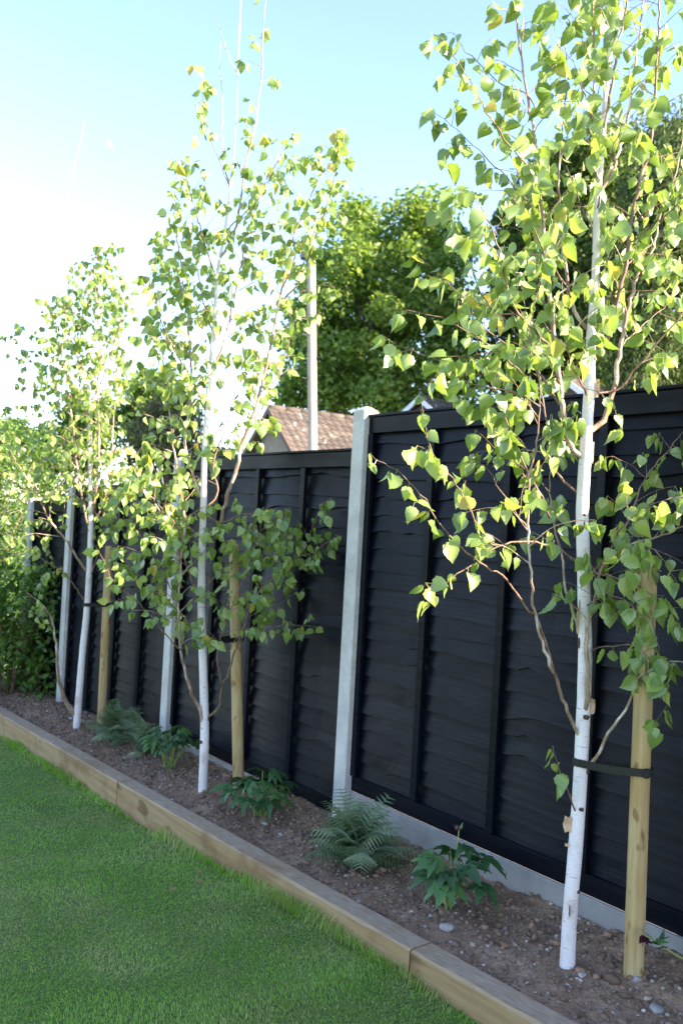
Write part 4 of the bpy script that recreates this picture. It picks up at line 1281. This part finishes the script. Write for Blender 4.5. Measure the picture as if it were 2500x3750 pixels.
hellebore(1032, 2084, 13, .29, .13, 'open leafy hellebore with a red bud stem, nearest to the camera', 3, 1.22, (0.02, 0.0, 0.30))
hellebore(597, 1876, 26, .23, .16, 'bushy green hellebore beside the base of the middle stake', 8, 1.1)
hellebore(392, 1766, 22, .27, .18, 'dark green hellebore left of the middle birch trunk', 12, 1.0, (-.12, .02, .24))
# flower stem reaching in at the right edge
Pf = on_soil(1640, 2262)[0]
root = thing('hellebore', 'hellebore at the right edge whose dark red flower droops before the nearest stake', 'plant', (Pf[0], Pf[1], soil_at(Pf[0], Pf[1])), 0, 'hellebores in the bed')
bt = np.array([Pf[0], Pf[1], soil_at(Pf[0], Pf[1])])
pts, L = resample([np.zeros(3), W(1590, 2215, Pf[1]) - bt, W(1545, 2190, Pf[1] - .02) - bt, W(1500, 2158, Pf[1] - .03) - bt, W(1480, 2150, Pf[1] - .04) - bt], .02)
q = MB(); q.tube(pts, np.linspace(.0045, .003, len(pts)), 6, True); obj('flower_stem', q.mesh('flower_stem', M['hell_stem'], True), root)
for k in range(6):
    o = obj('petal', mesh('petal', leaflet_arrays(.03, .010, False, .3)[0], leaflet_arrays(.03, .010, False, .3)[1], M['petal'], True), root)
    o.location = pts[-1]; o.rotation_euler = (0.4 * k, 0.9, k * 1.05 + .4)
for k in range(7):
    o = obj('bract', BRACT, root); o.location = pts[-3 - k % 3]; o.scale = (1.5,) * 3; o.rotation_euler = (random.uniform(-.6, .6), random.uniform(-.5, .9), k * .9)
for k in range(5):
    o = obj('leaf', PAL[k], root); o.location = (.05 + .05 * math.cos(k * 1.3), .05 * math.sin(k * 1.3), .1 + .02 * k); o.rotation_euler = (0, .4, k * 1.3)

def frond_mesh(seed, L):
    r = random.Random(seed)
    q = MB()
    n = 17
    def rac(t):
        return np.array([L * (.50 * t + .18 * t * t), 0, L * (1.0 * t - .62 * t * t)])
    q.tube([rac(k / 12) for k in range(13)], np.linspace(.0016, .0005, 13), 4, False)
    for i in range(2, n):
        t = i / n
        pl = L * .24 * math.sin(math.pi * (0.18 + .80 * (1 - t))) ** .9 * (1.15 - .7 * t)
        for sx in (-1, 1):
            b = rac(t + (0.012 if sx > 0 else 0))
            d = np.array([.42, sx * .9, -.12]); d /= np.linalg.norm(d)
            nb = 9
            vs = []; fs = []
            wv = pl * .10
            px = np.array([.9, -sx * .42, 0])
            for j in range(nb + 1):
                u = j / nb
                c = b + d * pl * u + np.array([0, 0, -.25 * pl * u * u])
                ww = wv * (1.15 - u) * (1.25 if j % 2 else .55)
                vs += [c - px * ww, c + np.array([0, 0, -.0012]), c + px * ww]
            for j in range(nb):
                a_, b_ = j * 3, j * 3 + 3
                fs += [(a_, a_ + 1, b_ + 1, b_), (a_ + 1, a_ + 2, b_ + 2, b_ + 1)]
            q.add(vs, fs)
    return q.mesh('frond', M['fern'], True)
FR = [frond_mesh(i, .20 + .03 * i) for i in range(4)]
def fern(fx, fy, n, scale, label, seed, lean=(0, 0)):
    P_ = on_soil(fx, fy)[0]
    r = random.Random(seed)
    root = thing('fern', label, 'fern', (P_[0], P_[1], soil_at(P_[0], P_[1])), 0, 'painted ferns in the bed')
    for i in range(n):
        o = obj('frond', r.choice(FR), root)
        a = 2.4 * i + r.uniform(-.3, .3)
        o.location = (r.gauss(0, .012), r.gauss(0, .012), -.005)
        tilt = r.uniform(-.75, .0) if i % 4 else r.uniform(-.1, .45)
        o.rotation_euler = (r.gauss(0, .25), tilt, a)
        o.scale = (scale * r.uniform(.7, 1.1),) * 3
fern(815, 1990, 95, 1.38, 'silvery green fern in front of the tall concrete post', 5)
fern(268, 1702, 60, 1.35, 'silvery fern between the middle birch and the farthest stake', 9)
fern(335, 1733, 34, 1.2, 'small dark fern just left of the dark green hellebore', 11)

# low leafy plants at the far left end of the bed
def shrub(base, rx, ry, h, nleaf, lsz, material, label, name, cat, seed, stems=10, dome=0.5):
    r = np.random.default_rng(seed)
    root = thing(name, label, cat, tuple(base), 0)
    q = MB()
    for i in range(stems):
        a = r.uniform(0, 6.28); k = r.uniform(.2, .9)
        tip = np.array([math.cos(a) * rx * k, math.sin(a) * ry * k, h * r.uniform(.6, .95)])
        pts, L = resample([(math.cos(a) * .04, math.sin(a) * .04, -.02), tip * np.array([.45, .45, .55]), tip], .08)
        q.tube(pts, np.linspace(.006, .002, len(pts)) * max(1, h / 1.2), 5, False)
    obj('stem', q.mesh('stem', M['twig'], True), root)
    # leaves gathered in clumps on a lumpy dome
    nc = max(14, nleaf // 26)
    th = r.uniform(0, 6.28, nc); u = r.random(nc) ** .5; z = r.random(nc)
    lim = np.sqrt(np.clip(1 - (np.abs(z - dome) / (1.02 - dome * .2)) ** 2.2, .1, 1))
    lim = np.where(z < dome, np.maximum(lim, .82), lim)
    C = np.stack([np.cos(th) * rx * u * lim, np.sin(th) * ry * u * lim, h * (.06 + .94 * z)], 1)
    ci = r.integers(0, nc, nleaf)
    cr = max(.05, min(rx, h) * .17)
    pos = C[ci] + r.normal(0, cr, (nleaf, 3))
    pos[:, 2] = np.abs(pos[:, 2]) + .01
    leafcloud(root, pos, lsz, material, r)
    return root
def leafcloud(root, pos, lsz, material, r, droop=0.4, name='foliage', asp=.55):
    n = len(pos)
    a = r.uniform(0, 6.283, n); e = r.normal(-droop, .5, n)
    d = np.stack([np.cos(a) * np.cos(e), np.sin(a) * np.cos(e), np.sin(e)], 1)
    b = r.normal(0, 1, (n, 3)); b -= d * np.sum(b * d, 1)[:, None]; b /= np.linalg.norm(b, axis=1)[:, None]
    nn = np.cross(d, b)
    s = (lsz * r.uniform(.6, 1.25, n))[:, None]
    V = np.stack([pos, pos + d * s * .45 + b * s * asp * .5 + nn * s * .10, pos + d * s, pos + d * s * .45 - b * s * asp * .5 + nn * s * .10], 1).reshape(-1, 3)
    k = np.arange(n)[:, None] * 4
    F = np.concatenate([k + np.array([[0, 1, 2]]), k + np.array([[0, 2, 3]])], 0)
    o = obj(name, mesh(name, V, F, material, False, np.repeat(r.random(n), 4)), root, kind='stuff')
    return o
p = on_soil(70, 1585)[0]
shrub((p[0], p[1], p[2]), .60, .36, .72, 1700, .075, M['hedge'], 'low leafy green plant at far left end of the bed', 'leafy_plant', 'plant', 3, 14, .4)
x, y = sd_xy(4.35, .32)
shrub((x, y, float(soil_z(4.35, .32))), .45, .30, 1.05, 1500, .08, M['hedge'], 'dark green leafy plant behind the farthest birch at far left', 'leafy_plant', 'plant', 4, 14, .4)
x, y = sd_xy(5.75, .25)
shrub((x, y, -.1), .72, .85, 2.5, 24000, .046, M['hedge'], 'tall bright green hedge beyond the far end of the fence', 'hedge', 'hedge', 6, 26, .5)
x, y = sd_xy(6.9, 1.0)
shrub((x, y, -.15), 1.1, .95, 2.75, 26000, .050, M['hedge'], 'leafy green hedge at the far left edge of the picture', 'hedge', 'hedge', 16, 26, .5)

# fallen leaves
v, f = LV[2]
DEADM = mesh('fallen_leaf', v, f, M['dead'], True)
for fx, fy, lab, rz in ((462, 2020, 'curled brown fallen leaf on the lawn, uppermost of three', .3), (467, 2038, 'brown fallen leaf on the lawn just below another curled one', 1.4), (402, 2053, 'reddish fallen leaf on the lawn, leftmost of three', 2.7)):
    P_ = on_lawn(fx, fy)[0]
    o = obj('fallen_leaf', DEADM, None, lab, 'leaf', 'fallen leaves on the lawn')
    o.location = (P_[0], P_[1], P_[2] + .032); o.rotation_euler = (1.35, .15, rz); o.scale = (.03,) * 3

for fx, fy, lab, rz, mm in ((475, 1837, 'green fallen leaf on the soil just below the middle birch trunk', .8, 'leaf'), (1236, 2056, 'orange brown fallen leaf on the soil beside the gravel board', 2.0, 'dead'), (1174, 2184, 'brown fallen leaf on the soil right of the sleeper joint', 1.1, 'dead')):
    P_ = on_soil(fx, fy)[0]
    o = obj('fallen_leaf', mesh('fallen_leaf', v, f, M[mm], True), None, lab, 'leaf', 'fallen leaves on the soil')
    o.location = (P_[0], P_[1], soil_at(P_[0], P_[1]) + .012); o.rotation_euler = (1.4, .1, rz); o.scale = (.034,) * 3

# ================================================================== BACKGROUND TREES
def bg_tree(label, name, base_f, Yd, poly, ncl, nleaf, lsz, cr, material, seed, trunk_r=.28, depth=3.0, squash=(1, 1, .75), trunk_top=None, droop=.35, holes=0.0, asp=.6):
    r = np.random.default_rng(seed)
    bx = W(base_f[0], base_f[1], Yd)
    base = np.array([bx[0], Yd, -.75])
    root = thing(name, label, 'tree', tuple(base), 0)
    xs = [q[0] for q in poly]; ys = [q[1] for q in poly]
    C = []
    cx = (min(xs) + max(xs)) / 2; hw = (max(xs) - min(xs)) / 2
    guard = 0
    while len(C) < ncl and guard < 40000:
        guard += 1
        px, py = r.uniform(min(xs), max(xs)), r.uniform(min(ys), max(ys))
        if not inpoly((px, py), poly):
            continue
        k = math.sqrt(max(0.05, 1 - ((px - cx) / hw) ** 2))
        c = W(px, py, Yd + r.uniform(-1, 1) * depth * k)
        if C and min(np.linalg.norm(np.array(C) - c, axis=1)) < cr * (.62 if guard < 20000 else .3):
            continue
        C.append(c)
    C = np.array(C)
    top = C[:, 2].max()
    tt = trunk_top or (base[2] + (top - base[2]) * .78)
    ctr = np.array([bx[0], Yd, tt])
    q = MB()
    zz_ = np.linspace(base[2], tt, 12)
    tp = np.stack([bx[0] + .25 * (vnoise(zz_ * .5, zz_ * 0, seed) - .5) * (zz_ - base[2]) / 4, np.full(12, Yd) + .2 * (vnoise(zz_ * .5, zz_ * 0 + 5, seed) - .5), zz_], 1)
    q.tube(tp - base, np.linspace(trunk_r, trunk_r * .35, 12), 8, True, .06)
    obj('trunk', q.mesh('trunk', M['bark_dark'], True), root)
    for c in C[:: max(1, len(C) // 26)]:
        k = np.argmin(np.abs(tp[:, 2] - (base[2] + (c[2] - base[2]) * r.uniform(.45, .7))))
        p0 = tp[k]
        pts, L = resample([p0, p0 * .5 + c * .5 + np.array([0, 0, .1 * np.linalg.norm(c - p0)]), c], .5)
        q = MB(); q.tube(pts - base, np.linspace(trunk_r * .32, .03, len(pts)), 5, False)
        obj('limb', q.mesh('limb', M['bark_dark'], True), root)
    n = nleaf
    ci = r.integers(0, len(C), n)
    v = r.normal(0, 1, (n, 3)); v /= np.linalg.norm(v, axis=1)[:, None]
    rad = cr * (r.uniform(.6, 1.15, len(C))[ci]) * (r.random(n) ** .45)
    pos = C[ci] + v * rad[:, None] * np.array(squash)
    leafcloud(root, pos - base, lsz, material, r, droop, 'crown', asp)
    return root
oak = [(655, 905), (690, 830), (665, 760), (705, 690), (715, 600), (750, 540), (780, 490), (850, 470), (890, 490), (930, 475), (1000, 470), (1030, 485), (1055, 540), (1070, 640), (1080, 760), (1090, 880), (1060, 930), (960, 935), (870, 930), (760, 935), (680, 940)]
bg_tree('big broad leafy tree behind the roofs at centre', 'oak_tree', (880, 950), 32, oak, 140, 46000, .23, .98, M['oak'], 61, .22, 3.6)
rt_ = [(1175, 480), (1195, 440), (1240, 420), (1280, 370), (1340, 320), (1400, 300), (1440, 330), (1470, 440), (1480, 600), (1440, 760), (1380, 880), (1250, 900), (1160, 900), (1150, 760), (1180, 640)]
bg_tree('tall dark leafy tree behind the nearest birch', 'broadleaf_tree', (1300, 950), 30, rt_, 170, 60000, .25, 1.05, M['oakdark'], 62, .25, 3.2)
cn = [(1400, 880), (1380, 760), (1400, 620), (1440, 480), (1480, 340), (1520, 250), (1570, 230), (1640, 300), (1690, 500), (1700, 880)]
bg_tree('yellowish green conifer at the right edge behind the fence', 'conifer_tree', (1545, 950), 24, cn, 150, 52000, .18, .7, M['conifer'], 63, .2, 2.0, (1, 1, 1.2), None, .9, 0, .35)
l1 = [(255, 1010), (255, 940), (285, 880), (330, 850), (380, 855), (410, 900), (420, 1010)]
bg_tree('dark rounded tree far behind the middle birch at left', 'distant_tree', (330, 1040), 44, l1, 46, 9000, .26, .8, M['oak'], 64, .2, 1.8)
l2 = [(300, 1060), (315, 960), (345, 905), (390, 890), (440, 930), (455, 1000), (455, 1070)]
bg_tree('olive coloured tree in front of the dark rounded tree at left', 'distant_tree', (385, 1080), 36, l2, 46, 9000, .2, .65, M['olive'], 65, .18, 1.4)
l3 = [(-60, 1080), (-50, 980), (0, 958), (60, 962), (110, 985), (150, 930), (190, 900), (235, 930), (250, 1000), (250, 1080)]
bg_tree('low line of green trees far behind the farthest birch', 'distant_tree', (120, 1080), 40, l3, 60, 10000, .24, .7, M['hedge'], 66, .18, 1.5)
l4 = [(470, 1060), (480, 1035), (505, 1030), (530, 1050), (530, 1075), (470, 1075)]
bg_tree('small green tree left of the brown roofed house', 'distant_tree', (500, 1100), 34, l4, 14, 1800, .2, .45, M['oak'], 67, .1, .6)

# ================================================================== HOUSES
def tile_mesh():
    n = 6; v = []; f = []
    wd, L = .235, .30
    for j, yv in enumerate((0.0, L)):
        for i in range(n + 1):
            u = i / n
            z = .016 * math.sin(u * 2 * math.pi) + (.028 if j == 0 else .0)
            v.append(((u - .5) * wd, yv, z))
    for i in range(n):
        f.append((i, i + 1, n + 2 + i, n + 1 + i))
    k = len(v)
    for i in range(n + 1):
        v.append((v[i][0], 0.0, v[i][2] - .022))
    for i in range(n):
        f.append((k + i, k + i + 1, i + 1, i))
    return mesh('roof_tile', v, f, M['tile'], False)
TILE = tile_mesh()
def house(label, peak, ridge_dir, length, half, pitch, seed, tiles=300, barge='fascia', wall='render'):
    """peak: near end of the ridge; ridge runs along ridge_dir away from it; half = half width"""
    pk = np.array(peak)
    a = math.atan2(ridge_dir[1], ridge_dir[0])
    gz = -.75
    root = thing('house', label, 'house', (pk[0], pk[1], gz), a, 'houses behind the fence')
    H = pk[2] - gz
    drop = half * math.tan(pitch)
    e = .03
    # local: x along the ridge, y to the left of it, z up. walls under the roof
    q = MB()
    hw = half - .25
    zw = H - drop + .25 * math.tan(pitch) - .10
    x0, x1 = .25, length - .25
    q.add([(x0, -hw, 0), (x1, -hw, 0), (x1, hw, 0), (x0, hw, 0), (x0, -hw, zw), (x1, -hw, zw), (x1, hw, zw), (x0, hw, zw), (x0, 0, H - .14), (x1, 0, H - .14)],
          [(0, 1, 5, 4), (2, 3, 7, 6), (3, 0, 4, 8, 7), (1, 2, 6, 9, 5), (4, 5, 9, 8), (6, 7, 8, 9)])
    obj('wall', q.mesh('wall', M[wall]), root)
    q = MB()
    for s in (-1, 1):
        y_, z_ = s * half, H - drop
        q.add([(0, 0, H - .02), (length, 0, H - .02), (length, y_, z_ - .02), (0, y_, z_ - .02), (0, 0, H - .09), (length, 0, H - .09), (length, y_, z_ - .09), (0, y_, z_ - .09)],
              [(0, 1, 2, 3), (4, 7, 6, 5), (0, 3, 7, 4), (1, 5, 6, 2), (3, 2, 6, 7)])
    roof = obj('roof', q.mesh('roof', M['tile']), root)
    # tiles on the slope turned to the camera side
    sl = half / math.cos(pitch)
    gw, gl = .225, .22
    nx, ny = int(length / gw), int(sl / gl)
    cnt = 0
    rest_v, rest_f = [], []
    cells = [(i, j) for j in range(ny) for i in range(nx)]
    for (i, j) in cells:
        u = (i + .5) * gw
        d = (j + 1) * gl
        lx, ly, lz = u, -d * math.cos(pitch), H - d * math.sin(pitch) + .005
        if cnt < tiles:
            o = obj('roof_tile', TILE, roof)
            o.location = (lx, ly, lz)
            o.rotation_euler = (pitch, 0, 0)
            cnt += 1
        else:
            Mx = Matrix.Translation((lx, ly, lz)) @ Matrix.Rotation(pitch, 4, 'X')
            b = len(rest_v)
            rest_v += [tuple(Mx @ vv_.co) for vv_ in TILE.vertices]
            rest_f += [tuple(b + k for k in p_.vertices) for p_ in TILE.polygons]
    if rest_v:
        obj('lower_tiles', mesh('lower_tiles', rest_v, rest_f, M['tile']), roof, kind='stuff')
    # ridge tiles
    for k in range(int(length / .45)):
        q = MB()
        pts = [(k * .45 + .006, 0, H + .0), (k * .45 + .444, 0, H + .0)]
        q.tube(pts, [.085, .085], 10, True)
        obj('ridge_tile', q.mesh('ridge_tile', M['tile'], True), roof)
    # bargeboards on the near gable
    for s in (-1, 1):
        q = MB()
        y_, z_ = s * half, H - drop
        q.add([(-.03, 0, H + .03), (-.03, y_, z_ + .03), (-.03, y_, z_ - .13), (-.03, 0, H - .13), (.01, 0, H + .03), (.01, y_, z_ + .03), (.01, y_, z_ - .13), (.01, 0, H - .13)],
              [(0, 1, 2, 3), (4, 7, 6, 5), (0, 4, 5, 1), (3, 2, 6, 7), (1, 5, 6, 2), (0, 3, 7, 4)])
        obj('bargeboard', q.mesh('bargeboard', M[barge]), root)
    return root
house('brown tiled house with a lichen spotted roof behind the telegraph pole', W(617, 936, 22.0), (.83, .56), 9.0, 3.4, math.radians(42), 1, 300, 'brownboard', 'beige')
house('gabled house with pale bargeboards just right of the tall concrete post', W(962, 911, 25.0), (.60, .80), 6.0, 2.6, math.radians(38), 2, 220)
house('gabled house behind the trunk of the nearest birch', W(1296, 868, 21.0), (.66, .75), 5.5, 2.6, math.radians(36), 3, 220)

# ================================================================== TELEGRAPH POLE, WIRES, MOON
pb = W(718, 1040, 18.6); pt = W(714, 545, 18.6)
gz = -.75
dirp = (pt - pb) / (pt[2] - pb[2])
p0 = pb + dirp * (gz - pb[2])
root = thing('telegraph_pole', 'tall weathered wooden telegraph pole in front of the brown roof', 'telegraph pole', tuple(p0))
q = MB()
ks = np.linspace(0, 1, 20)
q.tube([(pt - p0) * k for k in ks], .112 - .022 * ks, 14, True)
obj('pole', q.mesh('pole', M['pole'], True), root)
for k in range(9):
    z = .42 + .055 * k
    c = (pt - p0) * z
    q = MB(); s_ = 1 if k % 2 else -1
    q.tube([c + np.array([s_ * .08, -.04, 0]), c + np.array([s_ * .19, -.08, 0.0]), c + np.array([s_ * .19, -.08, .03])], [.011] * 3, 6, True)
    obj('step', q.mesh('step', M['metal'], True), root)
q = MB(); q.box((-.20, -.10, -.42), (-.085, .10, .02))
me = q.mesh('junction_box', M['metal']); bevel(me, .012); o = obj('junction_box', me, root); o.location = (pt - p0) - np.array([0, 0, .05])
q = MB(); q.tube([pt - p0, pt - p0 + np.array([0, 0, .05])], [.10, .07], 14, True); obj('cap', q.mesh('cap', M['metal'], True), root)
for k, (fx, fy, lab) in enumerate(((-40, 845, 'upper thin overhead wire running left from the telegraph pole'), (-40, 905, 'lower thin overhead wire running left from the telegraph pole'))):
    e0 = pt - np.array([0, 0, .15 + .12 * k]); e1 = W(fx, fy, 30)
    pts = [e0 + (e1 - e0) * u - np.array([0, 0, .5 * math.sin(math.pi * u)]) for u in np.linspace(0, 1.15, 24)]
    q = MB(); q.tube(np.array(pts) - e0, [.006] * 24, 5, True)
    o = obj('overhead_wire', q.mesh('overhead_wire', M['metal'], True), None, lab, 'wire'); o.location = e0
x, y, z = look(250, 332)
bm = bmesh.new(); bmesh.ops.create_icosphere(bm, subdivisions=4, radius=1)
bmesh.ops.delete(bm, geom=[f_ for f_ in bm.faces if f_.normal.dot(sdir) < 0.12], context='FACES')   # only the sunlit part shows by day
me = bpy.data.meshes.new('moon'); bm.to_mesh(me); bm.free(); me.materials.append(M['moon'])
for p_ in me.polygons: p_.use_smooth = True
o = obj('moon', me, None, 'small pale daytime moon above the farthest birch', 'moon')
o.location = (x * 900, y * 900, EYE + z * 900); o.scale = (3.3,) * 3
